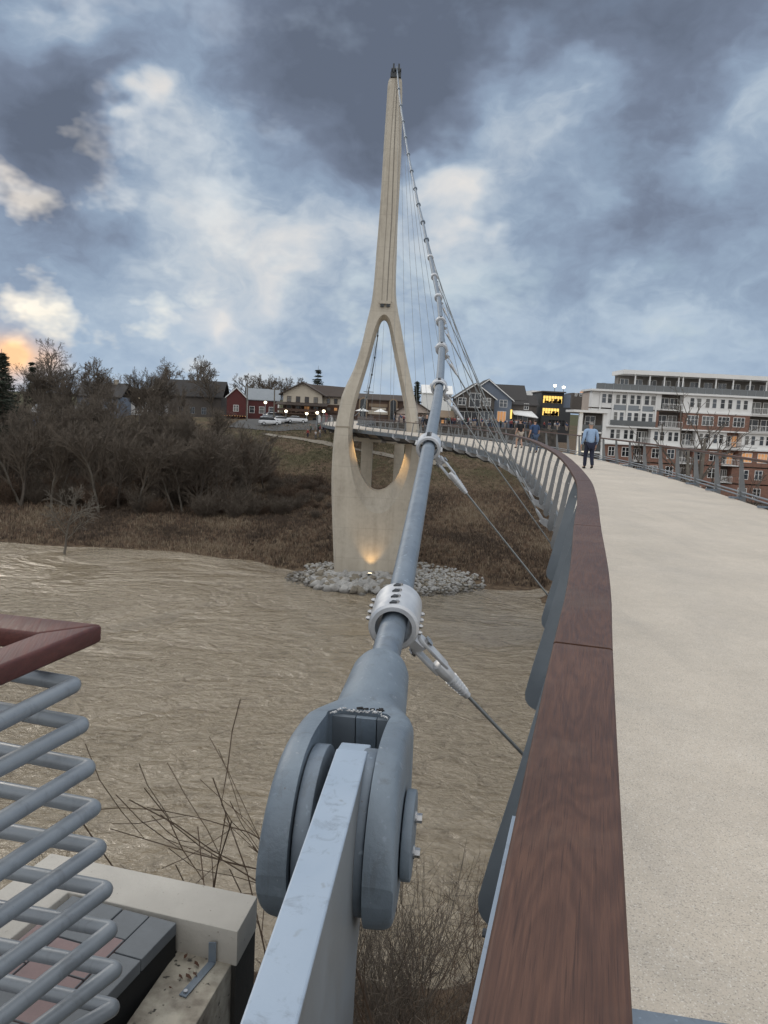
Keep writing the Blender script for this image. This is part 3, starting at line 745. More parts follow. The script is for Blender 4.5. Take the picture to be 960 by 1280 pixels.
# ------------------------------------------------------------------ terrace: rail corner, coping, pavers
terr = empty('terrace_railing', at_z(100,1262,0), 0, 'bent grey rod railing with reddish hardwood cap at the terrace corner', 'railing')
tinv = Matrix.Translation(-Vector(terr.location))
rods = [(.97,(100,855),(0,905),(0,838)),(.87,(110,905),(0,962),(0,885)),(.77,(118,958),(0,1030),(0,935)),(.665,(125,1008),(0,1092),(0,984)),(.56,(132,1058),(0,1150),(0,1035)),
        (.45,(140,1110),(0,1214),(0,1084)),(.34,(146,1160),(0,1278),(0,1133)),(.22,(152,1210),(60,1280),(0,1180)),(.11,(149,1258),(95,1290),(0,1224))]
for z, a, b, c in rods:
    A, B, C = at_z(*a, z), at_z(*b, z), at_z(*c, z)
    dB = (B-A).normalized(); dC = (C-A).normalized()
    A = A-dB*.0+Vector((0,0,0)); bis = (dB+dC).normalized()
    A2 = A + bis*.012; rb = .009
    pts = [A2+dB*2.6]+[A2+dB*1.0]+[A2+dB*rb*1.6]
    for k in range(1, 8):
        s_ = k/8; pts.append((A2+dB*rb*1.6).lerp(A2, s_).lerp(A2.lerp(A2+dC*rb*1.6, s_), s_))
    pts += [A2+dC*rb*1.6, A2+dC*1.2, A2+dC*3.0]
    mb = MB(); mb.tube(pts, .0205, 20); under(mb, 'rod', M['rod_paint'], terr, tinv, smooth='all')
# cap: two mitred boards
A, B, C = at_z(128,780,1.08), at_z(0,832,1.08), at_z(0,766,1.08)
I = at_z(47,791,1.08)
dB = (B-A).normalized(); dC = (C-A).normalized()
for (d_, inn, nm) in ((dB, I, 0), (dC, I, 1)):
    mb = MB()
    g = (I-A).normalized(); perp = (I-A) - d_*((I-A).dot(d_))
    o_ = A+d_*(.0); i_ = I+Vector((0,0,0))
    eo, ei = o_+d_*(2.6), i_+d_*(2.6)
    hgt = Vector((0,0,-.052))
    mb.prism([o_+hgt, eo+hgt, ei+hgt, i_+hgt], -hgt)
    under(mb, 'cap_board', M['woodred'], terr, tinv, bevel=.009, bseg=3, smooth=True)
# inner posts of the terrace railing, further along both runs
for d_ in (dB, dC):
    for s_ in (1.3, 2.4):
        mb = MB(); c_ = A.lerp(I, .5)+d_*s_; mb.box(c_.x-.01,c_.x+.01,c_.y-.04,c_.y+.04,-.1,1.025); under(mb, 'post', M['rod_paint'], terr, tinv)

def slab(name, pts, z, depth, mt, label=None, cat=None, kind=None, bevel=.006):
    mb = MB(); mb.prism([Vector((p.x, p.y, z)) for p in pts], Vector((0,0,-depth))); o = mb.build(name, mt, bevel=bevel, smooth=True if bevel else False)
    return tag(o, label, cat, None, kind)
# coping wall (L shape), top at z=0
c1_ = at_z(64,1066,0); c2_ = at_z(322,1120,0); c3_ = at_z(297,1165,0); c4_ = at_z(85,1115,0)
dl = (c1_-at_z(0,1112,0)).normalized()
c0o = c1_-dl*1.8; c0i = c4_-dl*1.8
cope = empty('parapet_wall', c3_, 0, 'pale concrete parapet wall with square end below the terrace rods', 'wall'); pinv = Matrix.Translation(-c3_)
mb = MB(); mb.prism([Vector((p.x,p.y,0)) for p in (c0o,c1_,c2_,c3_,c4_,c0i)], Vector((0,0,-.125)))
under(mb, 'coping', M['coping'], cope, pinv, bevel=.005, smooth=True)
ins = .004
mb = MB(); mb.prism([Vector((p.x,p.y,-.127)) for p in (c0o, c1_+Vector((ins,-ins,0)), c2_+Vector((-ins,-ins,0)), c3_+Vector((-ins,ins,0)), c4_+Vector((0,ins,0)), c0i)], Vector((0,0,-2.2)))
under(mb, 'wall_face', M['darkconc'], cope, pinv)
# ledge with strap
l1, l2, l3, l4 = at_z(222,1187,-.12), at_z(292,1200,-.12), at_z(250,1272,-.12), at_z(150,1290,-.12)
e_ = (l3-l2).normalized()
tag(slab('anchor_ledge', [l1+(l1-l4).normalized()*.0, l2, l2+e_*.9, l4+e_*.7, l4], -.12, 2.0, M['dirtyconc']), 'dirty concrete ledge with dead leaves and a steel strap', 'ledge')
# pavers
pv = [at_z(*q, .002) for q in ((85,1117),(205,1147),(222,1153),(133,1247),(100,1290),(-60,1330),(-60,1210),(20,1167))]
edge_a, edge_b = at_z(222,1153,.002), at_z(133,1247,.002)
ed_ = (edge_b-edge_a).normalized(); pw = (at_z(85,1117,.002)-edge_a).normalized()
mb = MB()
far = 2.0; cell = .16
def para(a0, a1, b0, b1, mi, gap=.0025, z0=0):
    P_ = [edge_a+ed_*(a0+gap)+pw*(b0+gap), edge_a+ed_*(a1-gap)+pw*(b0+gap), edge_a+ed_*(a1-gap)+pw*(b1-gap), edge_a+ed_*(a0+gap)+pw*(b1-gap)]
    mb.prism([p+Vector((0,0,z0)) for p in P_], Vector((0,0,-.042)), mi)
pat = random.Random(11)
for j in range(4):
    off = (j % 2)*.07; x0 = 0.0; b0 = j*.103
    a = -0.0
    first = True
    while a < 1.3:
        ln_ = .06+off if first and off else .19; first = False
        para(a, a+ln_, b0, b0+.103, 1 if (j, round(a*10)) in ((1,3),(2,2),(3,1),(1,1),(2,6),(3,5)) or pat.random() < .25 else 0, z0=pat.uniform(-.0012,.0012)); a += ln_
tag(mb.build('paved_terrace', [M['slate'], M['pink']], bevel=.0025), kind='structure')
mb = MB(); P_ = [edge_a+ed_*(-.0)+pw*.006, edge_a+ed_*1.4+pw*.006, edge_a+ed_*1.4+pw*.4, edge_a+pw*.4]
mb.prism([p+Vector((0,0,-.044)) for p in P_], Vector((0,0,-.9))); tag(mb.build('terrace_base', M['black']), kind='structure')
# steel strap, leaves
s1, s2, s3 = at_z(262,1184,-.03), at_z(265,1204,-.118), at_z(228,1246,-.118)
s1 = Vector((s2.x, s2.y+.004, -.045)); dv = (s3-s2).normalized(); lat = Vector((dv.y,-dv.x,0))*.0125
mb = MB(); mb.prism([s2-lat, s2+lat, s3+lat, s3-lat], Vector((0,0,.004)))
sb = Vector((.0125,0,0)); mb.prism([s1-sb, s1+sb, Vector((s2.x,s2.y,-.118))+sb+Vector((0,.004,0)), Vector((s2.x,s2.y,-.118))-sb+Vector((0,.004,0))], Vector((0,-.004,0)))
st_ = mb.build('steel_strap', M['galv']); tag(st_, 'bent flat steel strap bolted from the parapet down to the dirty ledge', 'steel strap')
mb = MB(); mb.cyl(s3-dv*.016+Vector((0,0,.004)), s3-dv*.016+Vector((0,0,.010)), .007, 6); mb.build('bolt', M['bolt'], st_)
lm = mat('dead_leaf', (.13,.06,.035), (.06,.032,.022), .8, scale=30)
for j in range(7):
    p = at_z(*[(232,1196),(238,1212),(246,1206),(226,1222),(244,1219),(214,1236),(236,1222)][j], -.112)
    s_ = rr.uniform(.007,.015); a_ = rr.uniform(0,6)
    vs = [p+Vector((math.cos(a_)*x-math.sin(a_)*y, math.sin(a_)*x+math.cos(a_)*y, z)) for x, y, z in ((-s_,0,.0),(-s_*.3,s_*.45,.006),(s_*.5,s_*.4,.003),(s_,0,.008),(s_*.4,-s_*.45,.005),(-s_*.4,-s_*.4,.0))]
    mb = MB(); mb.add(vs, [(0,1,2,3,4,5)]); o = mb.build('fallen_leaf', lm, fix=False)
    tag(o, 'small curled dead brown leaf lying on the dirty ledge by the strap', 'leaf', 'dead leaves on the ledge')
# abutment mass under the near deck
mb = MB(); mb.box(.3, 7.0, -6, 1.6, -8, -.8); tag(mb.build('bridge_abutment', M['darkconc']), 'dark concrete abutment under the near end of the deck', 'abutment')

# ------------------------------------------------------------------ tower
TY = 76.4
def tp(x, y): p = at_y(x, y, TY); return (p.x, p.z)
outL = [(418,716),(416,660),(414.5,620),(414.5,590),(416,560),(418.5,535),(422,518),(427,495),(434,478),(443,459),(452,430),(459,399),(464,378),(467.5,350),(470.5,310),(473.5,274),(476.5,230),(479.5,178),(483,125),(484.5,101),(486,93),(488.5,88.5)]
outR = [(500.5,88.5),(502.5,93),(503,101),(503,125),(502,178),(499.8,230),(497.3,274),(496,320),(495,350),(496,378),(501,405),(507,440),(513,470),(519,500),(523,525),(525,550),(525.5,575),(523,605),(519,640),(514,680),(510,716)]
inn = [(470,615),(463,612),(456,604),(450,592),(445,577),(441.5,560),(439.5,545),(440,528),(443,510),(449,488),(457,462),(463.5,440),(469,420),(473.5,407),(476.5,400),(480,397.5),(483.5,400),(486.5,408),(489.5,424),(492.5,440),(497,463),(502,488),(506,510),(508.5,530),(508.5,550),(506,570),(501,588),(494,601),(484,611),(477,614.5)]
lip = [(472,641),(461,637),(452,626),(445,611),(440.5,594),(437.5,574),(435.5,553),(436,530),(439.5,510),(445.5,487),(454,461),(460.5,438),(466,417),(471,402),(475.5,395),(480,392.5),(485,395),(489,404),(493,421),(496.5,438),(501,461),(506.5,487),(511,510),(514,532),(515,553),(513,575),(508.5,595),(501,614),(491,630),(482,638.5)]
def cm2(P, n=4, closed=False):
    out = []; m_ = len(P)
    for i in range(m_ if closed else m_-1):
        g = lambda k: Vector(P[k % m_]) if closed else Vector(P[max(0, min(m_-1, k))])
        a, b, c, d = g(i-1), g(i), g(i+1), g(i+2)
        for k in range(n):
            t_ = k/n; out.append(.5*((2*b)+(c-a)*t_+(2*a-5*b+4*c-d)*t_*t_+(3*b-a-3*c+d)*t_**3))
    if not closed: out.append(Vector(P[-1]))
    return out
O = [Vector(tp(*p)) for p in cm2([(q[0],q[1]) for q in outL], 2)+cm2([(q[0],q[1]) for q in outR], 2)]
I2 = [Vector(tp(*p)) for p in cm2(inn, 3, True)]; Lp = [Vector(tp(*p)) for p in cm2(lip, 3, True)]
zb, zt = tp(460,716)[1], tp(496,88)[1]
def halfd(z):
    k = (z-zb)/(zt-zb); return 1.75*(1-k)**1.2+.55
def yy(z, side): return TY+1.6+side*halfd(z)
# inset outline for chamfer
def inset(P, d):
    n = len(P); out = []
    for i in range(n):
        a, b, c = P[i-1], P[i], P[(i+1) % n]
        e1, e2 = (b-a).normalized(), (c-b).normalized()
        nrm = (Vector((e1.y,-e1.x))+Vector((e2.y,-e2.x))); nrm = nrm.normalized() if nrm.length > 1e-6 else Vector((e1.y,-e1.x))
        out.append(b+nrm*d)
    return out
Oi = inset(O, .22)
mb = MB()
for side in (-1, 1):
    ptsf = Oi+Lp; nO, nI = len(Oi), len(Lp)
    res = delaunay_2d_cdt([Vector(p) for p in ptsf], [], [list(range(nO))], 1, 1e-5) if False else None
    edges = [(i, (i+1) % nO) for i in range(nO)]+[(nO+i, nO+(i+1) % nI) for i in range(nI)]
    # extra interior points give an even surface
    vs2, es2, fs2, *_ = delaunay_2d_cdt([Vector(p) for p in ptsf], edges, [], 0, 1e-5)
    def inside(p, poly):
        c_ = False; n_ = len(poly)
        for i in range(n_):
            a, b = poly[i], poly[i-1]
            if (a.y > p.y) != (b.y > p.y) and p.x < (b.x-a.x)*(p.y-a.y)/(b.y-a.y)+a.x: c_ = not c_
        return c_
    fs3 = []
    for f_ in fs2:
        g_ = sum((vs2[i] for i in f_), Vector((0,0)))/len(f_)
        if inside(g_, Oi) and not inside(g_, Lp): fs3.append(f_)
    mb.add([(v.x, yy(v.y, side), v.y) for v in vs2], fs3)
def band(A_, B_, ya, yb_):
    n = len(A_); vs = [(p.x, ya(p.y), p.y) for p in A_]+[(p.x, yb_(p.y), p.y) for p in B_]
    mb.add(vs, [(i, (i+1) % n, n+(i+1) % n, n+i) for i in range(n)])
fr = lambda z: yy(z, -1); bk_ = lambda z: yy(z, 1)
band(Oi, O, fr, lambda z: yy(z, -1)+.25); band(O, O, lambda z: yy(z,-1)+.25, lambda z: yy(z,1)-.25); band(O, Oi, lambda z: yy(z,1)-.25, bk_)
band(Lp, I2, fr, lambda z: yy(z,-1)+.85); band(I2, I2, lambda z: yy(z,-1)+.85, lambda z: yy(z,1)-.85); band(I2, Lp, lambda z: yy(z,1)-.85, bk_)
tower = empty('bridge_tower', (0, TY, zb), 0, 'tall pale concrete needle-eye tower with an oval opening, rising from the stones', 'bridge tower')
twinv = Matrix.Translation(-Vector((0, TY, zb)))
me_o = under(mb, 'pylon', M['tower'], tower, twinv)
bm = bmesh.new(); bm.from_mesh(me_o.data); bmesh.ops.remove_doubles(bm, verts=bm.verts, dist=.004); bmesh.ops.recalc_face_normals(bm, faces=bm.faces); bm.to_mesh(me_o.data); bm.free()
# board marks / joints: thin proud beads are wrong; two recess lines up the shaft as dark channels
def strip(pts2, wpx, name, mt, dy=-.012):
    mb = MB(); vs = []
    for (x, y) in pts2:
        a = at_y(x-wpx/2, y, TY); b = at_y(x+wpx/2, y, TY)
        vs += [(a.x, fr(a.z)+dy, a.z), (b.x, fr(b.z)+dy, b.z)]
    mb.add(vs, [(2*i, 2*i+1, 2*i+3, 2*i+2) for i in range(len(pts2)-1)])
    return under(mb, name, mt, tower, twinv)
strip([(497,92),(496,110),(493,178),(489.5,274),(486,330),(483.5,378)], 1.3, 'shaft_groove', mat('groove_dark', (.22,.195,.165)))
strip([(495,92),(493,110),(488,178),(483,274),(479.5,330),(477,378)], .9, 'shaft_groove', mat('groove_mid', (.30,.265,.22)))
strip([(500.5,105),(499.5,178),(495,274),(491,330),(489.5,378)], .7, 'shaft_groove', mat('groove_pale', (.34,.30,.25)))
def tbox(x0, y0, x1, y1, proud, name, mt):
    a = at_y(x0, y1, TY); b = at_y(x1, y0, TY); zc = (a.z+b.z)/2
    mb = MB(); mb.box(a.x, b.x, fr(zc)-proud, fr(zc)+.05, a.z, b.z); return under(mb, name, mt, tower, twinv)
tbox(474.5,376,488.5,379,.30,'light_shelf',M['tower']); tbox(475.5,379,480,383,.25,'floodlight',M['darksteel']); tbox(483,379,487.5,383,.25,'floodlight',M['darksteel'])
for y in (533,): tbox(419.5,y,438.5,y+1.1,.03,'construction_joint',mat('tower_joint',(.33,.285,.22)))  # joint line across the left leg in darker concrete

# saddle at the very top
mb = MB(); p = at_y(495.5, 88, TY); zc = p.z
mb.box(p.x-.55,p.x+.45,TY+.9,TY+2.4,zc-.2,zc+.25); mb.box(p.x-.35,p.x-.2,TY+.8,TY+2.5,zc+.2,zc+.95); mb.box(p.x+.15,p.x+.3,TY+.8,TY+2.5,zc+.2,zc+.95)
mb.cyl((p.x-.5,TY+1.6,zc+.65),(p.x+.45,TY+1.6,zc+.65),.22,12); under(mb, 'cable_saddle', M['darksteel'], tower, twinv)
# uplight at the foot
p = at_y(463, 713, TY); fy = fr(p.z)
mb = MB(); mb.cyl((p.x, fy-1.2, p.z-.35),(p.x, fy-1.05, p.z+.05),.22,14); ul = under(mb, 'uplight', M['darksteel'], tower, twinv)
mb = MB(); mb.cyl((p.x, fy-1.05, p.z+.055),(p.x, fy-1.04, p.z+.08),.19,14); o = mb.build('lens', M['lamp'], ul)
def spot(name, loc, target, e, ang, colr=(1,.62,.25), blend=.8, size=.15):
    l = bpy.data.lights.new(name, 'SPOT'); l.energy = e; l.spot_size = R(ang); l.spot_blend = blend; l.color = colr; l.shadow_soft_size = size
    o = bpy.data.objects.new(name, l); col.objects.link(o); o.location = loc
    o.rotation_euler = (Vector(target)-Vector(loc)).to_track_quat('-Z', 'Y').to_euler()
spot('uplight_beam', (p.x, fy-.95, p.z+.12), (p.x, fy+.1, p.z+3.0), 260, 75)
ec = at_y(476, 566, TY); dcz = -1.25
pr = at_y(505, 590, TY); pl_ = at_y(441, 570, TY)
spot('eye_light_right', (ec.x+.2, TY+1.2, dcz), (pr.x+.4, TY+1.0, pr.z), 750, 55)
spot('eye_light_left', (ec.x-.2, TY+1.6, dcz), (pl_.x, TY+1.4, pl_.z+.4), 450, 60)

# piers behind the tower
def pier(px, Y, wpx, ytop, label):
    a = at_y(px, ytop, Y); hw_ = wpx/960*Y/2
    mb = MB(); zb_ = ground(a.x, Y)-.5
    mb.box(a.x-hw_, a.x+hw_, Y-.7, Y+.7, zb_, -.98); mb.box(a.x-hw_-.9, a.x+hw_+.9, Y-.75, Y+.75, -1.5, -.96)
    o = mb.build('bridge_pier', M['tower'], bevel=.06); tag(o, label, 'pier')
pier(459, 86, 14, 560, 'square concrete pier seen through the left of the tower opening')
pier(499, 84, 12, 560, 'square concrete pier half hidden behind the right tower leg')

# ------------------------------------------------------------------ riprap
def rock_mesh(seed, flat=.7):
    r = random.Random(seed); bm = bmesh.new(); bmesh.ops.create_icosphere(bm, subdivisions=2, radius=.5)
    off = Vector((r.uniform(0,50), r.uniform(0,50), 0))
    for v in bm.verts:
        q = v.co.normalized(); k = 1+.45*mn.noise(q*1.3+off)+.16*mn.noise(q*3+off)
        v.co = Vector((q.x*k*.5, q.y*k*.5*.85, q.z*k*.5*flat))
    for _ in range(7):
        d = Vector((r.uniform(-1,1), r.uniform(-1,1), r.uniform(-1,1))).normalized(); h = r.uniform(.26,.36)
        for v in bm.verts:
            e = v.co.dot(d)-h
            if e > 0: v.co -= d*e
    me = bpy.data.meshes.new('boulder'); bm.to_mesh(me); bm.free(); return me
rocks = []
for s_ in range(8):
    me = rock_mesh(s_); me.materials.append(M['rockB'] if s_ in (2,6) else M['rockA']); rocks.append(me)
def mound(x, y):
    dx, dy = (x-.4)/10.6, (y-77.5)/6.6
    d = math.sqrt(dx*dx+dy*dy); return max(ground(x,y), WZ-.35+1.5*max(0, 1-d)**.6*1.0)
mbs = MB(); n_ind = 0
rk = random.Random(21); cand = []
for i in range(2300):
    a_ = rk.uniform(0, 2*math.pi); q = rk.random()**.6
    x = .4+10.4*q*math.cos(a_); y = 77.5+6.5*q*math.sin(a_)
    if abs(x+.6) < 4.2 and 76 < y: continue
    big_ = abs(x+1.6) < 4.6 and y < 76
    s_ = rk.uniform(.7,1.5) if big_ and rk.random() < .5 else rk.uniform(.22,.55)
    cand.append((s_/y, x, y, s_))
cand.sort(reverse=True)
for j, (_, x, y, s_) in enumerate(cand):
    k = rk.randrange(8); z = mound(x, y)+s_*.12; rot = (rk.uniform(-.4,.4), rk.uniform(-.4,.4), rk.uniform(0,6.3))
    sv = (s_*rk.uniform(.9,1.4), s_*rk.uniform(.8,1.1), s_*rk.uniform(.75,1.05))
    if j < 290:
        o = bpy.data.objects.new('riprap_boulder', rocks[k]); col.objects.link(o); o.location = (x,y,z); o.rotation_euler = rot; o.scale = sv
        tag(o, 'rough grey stone lying in the bank of stones around the tower foot', 'boulder', 'riprap stones around the tower foot')
    else:
        Mx = Matrix.Translation((x,y,z)) @ Matrix.Rotation(rot[2],4,'Z') @ Matrix.Rotation(rot[0],4,'X') @ Matrix.Diagonal((*sv,1))
        me = rocks[k]
        mbs.add([Mx @ v.co for v in me.vertices], [tuple(p_.vertices) for p_ in me.polygons], 1 if k in (2,6) else 0)
tag(mbs.build('riprap_stones', [M['rockA'], M['rockB']], fix=False), kind='stuff')
mb = MB(); g_ = []
for j in range(14):
    for i in range(40):
        a_ = i/40*2*math.pi; q = j/13*1.02; x = .4+10.8*q*math.cos(a_); y = 77.5+6.8*q*math.sin(a_); mb.v.append((x, y, mound(x, y)-.05 if q < 1 else WZ-.6))
for j in range(13):
    for i in range(40): mb.f.append((j*40+i, j*40+(i+1) % 40, (j+1)*40+(i+1) % 40, (j+1)*40+i)); mb.m.append(0)
tag(mb.build('riprap_mound', M['rockB']), kind='structure')
#@@PART2
# ------------------------------------------------------------------ trees and shrubs
def grow(mbT, mbB, r, p, d, L, rad, lvl, maxl, kids, droop=0., minr=.012, spread=.75):
    n = 5 if lvl == 0 else 3
    pts = [p.copy()]; rads = [rad]; dirs = [d.copy()]
    for i in range(n):
        d = (d + Vector((r.gauss(0,.15), r.gauss(0,.15), r.gauss(0,.07)+(.05 if lvl else .02)-droop))).normalized()
        p = p + d*(L/n); pts.append(p.copy()); rads.append(max(minr, rad*(1-(.62 if lvl else .55)*(i+1)/n))); dirs.append(d.copy())
    (mbT if lvl == 0 else mbB).tube(pts, rads, 6 if lvl == 0 else (4 if lvl == 1 else 3), False)
    if lvl >= maxl: return
    k = kids[min(lvl, len(kids)-1)]
    for j in range(k):
        f_ = (.3 if lvl == 0 else .2)+(.70 if lvl == 0 else .8)*(j+r.random()*.8)/k; f_ = min(f_, .99)
        s_ = f_*n; i = min(int(s_), n-1); q = pts[i].lerp(pts[i+1], s_-i); dd = dirs[i+1]
        a, b, _ = frame(dd); th = r.uniform(0, 2*math.pi); sp = spread*r.uniform(.6,1.25)
        nd = (dd*math.cos(sp)+(a*math.cos(th)+b*math.sin(th))*math.sin(sp)).normalized()
        grow(mbT, mbB, r, q, nd, L*r.uniform(.42,.66)*(1.08-.45*f_), rads[i]*.6, lvl+1, maxl, kids, droop, minr, spread)
def bare_tree(name, seed, H, rad, kids=(11,7,5,4), maxl=4, minr=.013, spread=.75, label='', cat='tree', group=None, bark='bark', loc=(0,0,0), lean=0.04, twig='twig'):
    r = random.Random(seed); a, b = MB(), MB()
    grow(a, b, r, Vector((0,0,-.4)), Vector((r.uniform(-lean,lean), r.uniform(-lean,lean), 1)).normalized(), H*.80, rad, 0, maxl, kids, 0, minr, spread)
    root = empty(name, loc, 0, label, cat, group)
    a.build('trunk', M[bark], root, fix=False); b.build('branches', M[twig], root, fix=False)
    return root
GT = 'bare trees of the riverside wood'
LT = 'bare leafless tree standing in the brown riverside wood'
protos = [bare_tree('bare_tree', 100+i, 12, .17+.02*(i % 3), (14,7,5,4), 4, .016, .44+.05*(i % 4), LT, 'tree', GT, 'barkB' if i in (1,4) else 'bark', (0,0,-500)) for i in range(6)]
tr = random.Random(5)
n = 0
def place_tree(p, x, y, h):
    return dup(p, (x, y, ground(x, y)-.1), tr.uniform(0,6.28), (h/12*tr.uniform(.9,1.15),)*2+(h/12,))
for i in range(700):
    if n >= 125: break
    y = tr.uniform(106, 150); x = tr.uniform(-.60*y, -.17*y)
    px = 480+960*x/y
    lim = 150 if px < 270 else 122
    if y > lim: continue
    h = tr.uniform(8.5, 13) if px < 150 else tr.uniform(7.5, 11.5) if px < 240 else (tr.uniform(7.5, 12.5) if px < 300 else tr.uniform(4.5, 8))
    if px > 250 and y > 118: h *= .8
    place_tree(protos[tr.randrange(6)], x, y, h); n += 1
# trunks clearly seen at the edge of the wood
for (px, Y, h) in ((168,105,12),(240,107,12),(120,104,12),(60,106,13),(20,105,13.5),(262,110,10),(205,108,11.5),(300,112,10.5),(328,120,9)):
    x = (px-480)/960*Y; place_tree(protos[tr.randrange(6)], x, Y, h)
for p in protos:
    for c in list(p.children): bpy.data.objects.remove(c)
    bpy.data.objects.remove(p)
# the lone tree in the flooded edge
lp = at_z(79, 692, WZ)
bare_tree('bare_tree', 311, 8.5, .14, (10,6,5), 3, .022, .85, 'small lone bare tree standing in the flooded river edge', 'tree', None, 'barkB', (lp.x, lp.y, WZ-.3), twig='barkB')
# skyline trees beyond the buildings
for k, (px, Y, h, s_) in enumerate(((205,210,21,401),(262,200,20,402),(330,215,19,403),(300,225,17,404),(378,205,16,405),(60,200,24,406),(320,205,16,407),(350,225,17,408),(95,205,22,409),(240,220,22,410))):
    x = (px-480)/960*Y; lab = ['tall bare tree with a wide crown above the left wood','bare tree crown rising over the dark roofs','bare spreading tree behind the red barn','bare tree between the red barn and the wood','bare round crowned tree just left of the conifer',
        'tall bare tree at the far left skyline','bare tree directly over the red barn roof','bare tree behind the parked cars','tall bare tree near the glow of sunset','bare tree against the sky above the wood'][k]
    bare_tree('bare_tree', s_, h*.72, .30, (12,7,5,4), 4, .03, .8, lab, 'tree', None, 'bark', (x, Y, ground(x, Y)))
# trees in front of the apartments
for k, (px, Y, h, s_) in enumerate(((853,62,15.0,501),(905,58,14.5,502),(835,70,12,503),(880,72,13,504),(795,78,11.5,505),(940,66,12,506),(765,90,11,507),(815,66,11.5,508),(925,52,12,509),(870,60,12,510))):
    x = (px-480)/960*Y; z = ground(x, Y)
    z = -13.4; 
    lab = 'bare branching tree in front of the apartment building, %s from the left there' % ORD[[2,1,1,1,1,1,1,1,1,1][0]] if False else None
    names = ['forked bare tree before the balconies in the middle of the apartments','tall open bare tree spreading before the brick storeys at right','slender bare tree before the white bays','bare tree between two forked trees by the apartments','thin bare tree before the left balconies',
             'bare tree near the right end of the railing','small bare tree beside the white balcony porch','slim bare sapling before the brick storeys','young bare tree behind the nearest right posts','bare tree low against the lower windows']
    bare_tree('bare_tree', s_, h*(1.3 if k < 2 else 1.0), .25 if k < 2 else .15, (7,4,3) if k < 2 else (7,4,3), 3, .022, .6, names[k], 'tree', None, 'barkB' if k < 2 else 'bark', (x, Y, z), twig='bark')
# river island ground for them
mb = MB(); n1_ = 30
for j in range(n1_+1):
    for i in range(n1_+1):
        x = 12+i*2.6; y = 46+j*1.6; e_ = min(1, min(i, n1_-i, j, n1_-j)/4)
        mb.v.append((x, y, WZ-1+e_*2.6+.4*mn.noise(Vector((x*.2, y*.2, 0)))))
for j in range(n1_):
    for i in range(n1_): mb.f.append((j*(n1_+1)+i, j*(n1_+1)+i+1, (j+1)*(n1_+1)+i+1, (j+1)*(n1_+1)+i)); mb.m.append(0)
tag(mb.build('wooded_bar', M['ground'], smooth='all'), kind='structure')

# shrubs
def shrub(seed, H, n, spread=.5, rad=.02, sub=4, mtl='brush', loc=(0,0,-500), label='', group=None, minr=.006, name='bare_shrub'):
    r = random.Random(seed); mb = MB(); st = MB()
    for i in range(n):
        a_ = r.uniform(0, 6.28); s_ = r.random()**.7*spread
        p = Vector((math.cos(a_)*s_*.6, math.sin(a_)*s_*.6, -.15)); d = Vector((math.cos(a_)*s_, math.sin(a_)*s_, 1.1)).normalized()
        L = H*r.uniform(.55,1.05); k = 5; pts = [p]; rr_ = [rad]
        for q in range(k):
            d = (d+Vector((r.gauss(0,.12), r.gauss(0,.12), .02))).normalized(); p = p+d*(L/k); pts.append(p); rr_.append(max(minr, rad*(1-.8*(q+1)/k)))
        mb.tube(pts, rr_, 3, False)
        for j in range(sub):
            i0_ = r.randrange(1, k); q = pts[i0_].lerp(pts[i0_+1], r.random()); a, b, dd = frame(pts[i0_+1]-pts[i0_]); th = r.uniform(0,6.28)
            nd = (dd+(a*math.cos(th)+b*math.sin(th))*r.uniform(.4,.9)).normalized(); l2 = L*r.uniform(.15,.4)
            m1 = q+nd*l2*.5+Vector((r.gauss(0,.02), r.gauss(0,.02), .02*l2)); e_ = m1+(nd+Vector((0,0,.25))).normalized()*l2*.5
            mb.tube([q, m1, e_], [rr_[i0_]*.6, max(minr, rr_[i0_]*.45), minr], 3, False)
            if sub > 4:
                for _ in range(2):
                    f_ = (m1+Vector((r.gauss(0,1), r.gauss(0,1), r.gauss(.4,.6))).normalized()*l2*.35); mb.tube([m1, f_], [minr, minr*.8], 3, False)
    o = mb.build(name, M[mtl], fix=False, loc=loc); tag(o, label, 'shrub', group); return o
GS = 'brushy shrubs along the far bank and wood floor'; LS = 'leafless brown shrub in the thicket under the riverside wood'
sp_ = [shrub(600+i, 3.2, 70, .75, .028, 6, 'brush' if i % 2 else 'twig', label=LS, group=GS, minr=.016) for i in range(4)]
for i in range(170):
    y = tr.uniform(104, 140); x = tr.uniform(-.58*y, -.08*y); px = 480+960*x/y
    if px > 330 and y > 122: continue
    o = sp_[tr.randrange(4)].copy(); col.objects.link(o); s_ = tr.uniform(.7,1.5) if px < 330 else tr.uniform(.4,.75)
    o.location = (x, y, ground(x, y)); o.rotation_euler = (0,0,tr.uniform(0,6.28)); o.scale = (s_*1.15, s_*1.15, s_)
for i in range(46):    # thinning edge of the wood
    px = tr.uniform(315, 412); y = tr.uniform(108, 124); x = (px-480)/960*y
    o = sp_[tr.randrange(4)].copy(); col.objects.link(o); s_ = tr.uniform(.3,.75)*(1-(px-315)/200); o.location = (x, y, ground(x, y)); o.rotation_euler = (0,0,tr.uniform(0,6.28)); o.scale = (s_*1.2,s_*1.2,s_)
for i in range(50):    # right side wood floor by the apartments
    x = tr.uniform(18, 70); y = tr.uniform(50, 90)
    o = sp_[tr.randrange(4)].copy(); col.objects.link(o); s_ = tr.uniform(.7,1.6); o.location = (x, y, -13.9); o.rotation_euler = (0,0,tr.uniform(0,6.28)); o.scale = (s_,)*3
    o['label'] = 'leafless shrub below the apartments beyond the right railing'; o['group'] = 'shrubs below the apartments'
for o in sp_: bpy.data.objects.remove(o)
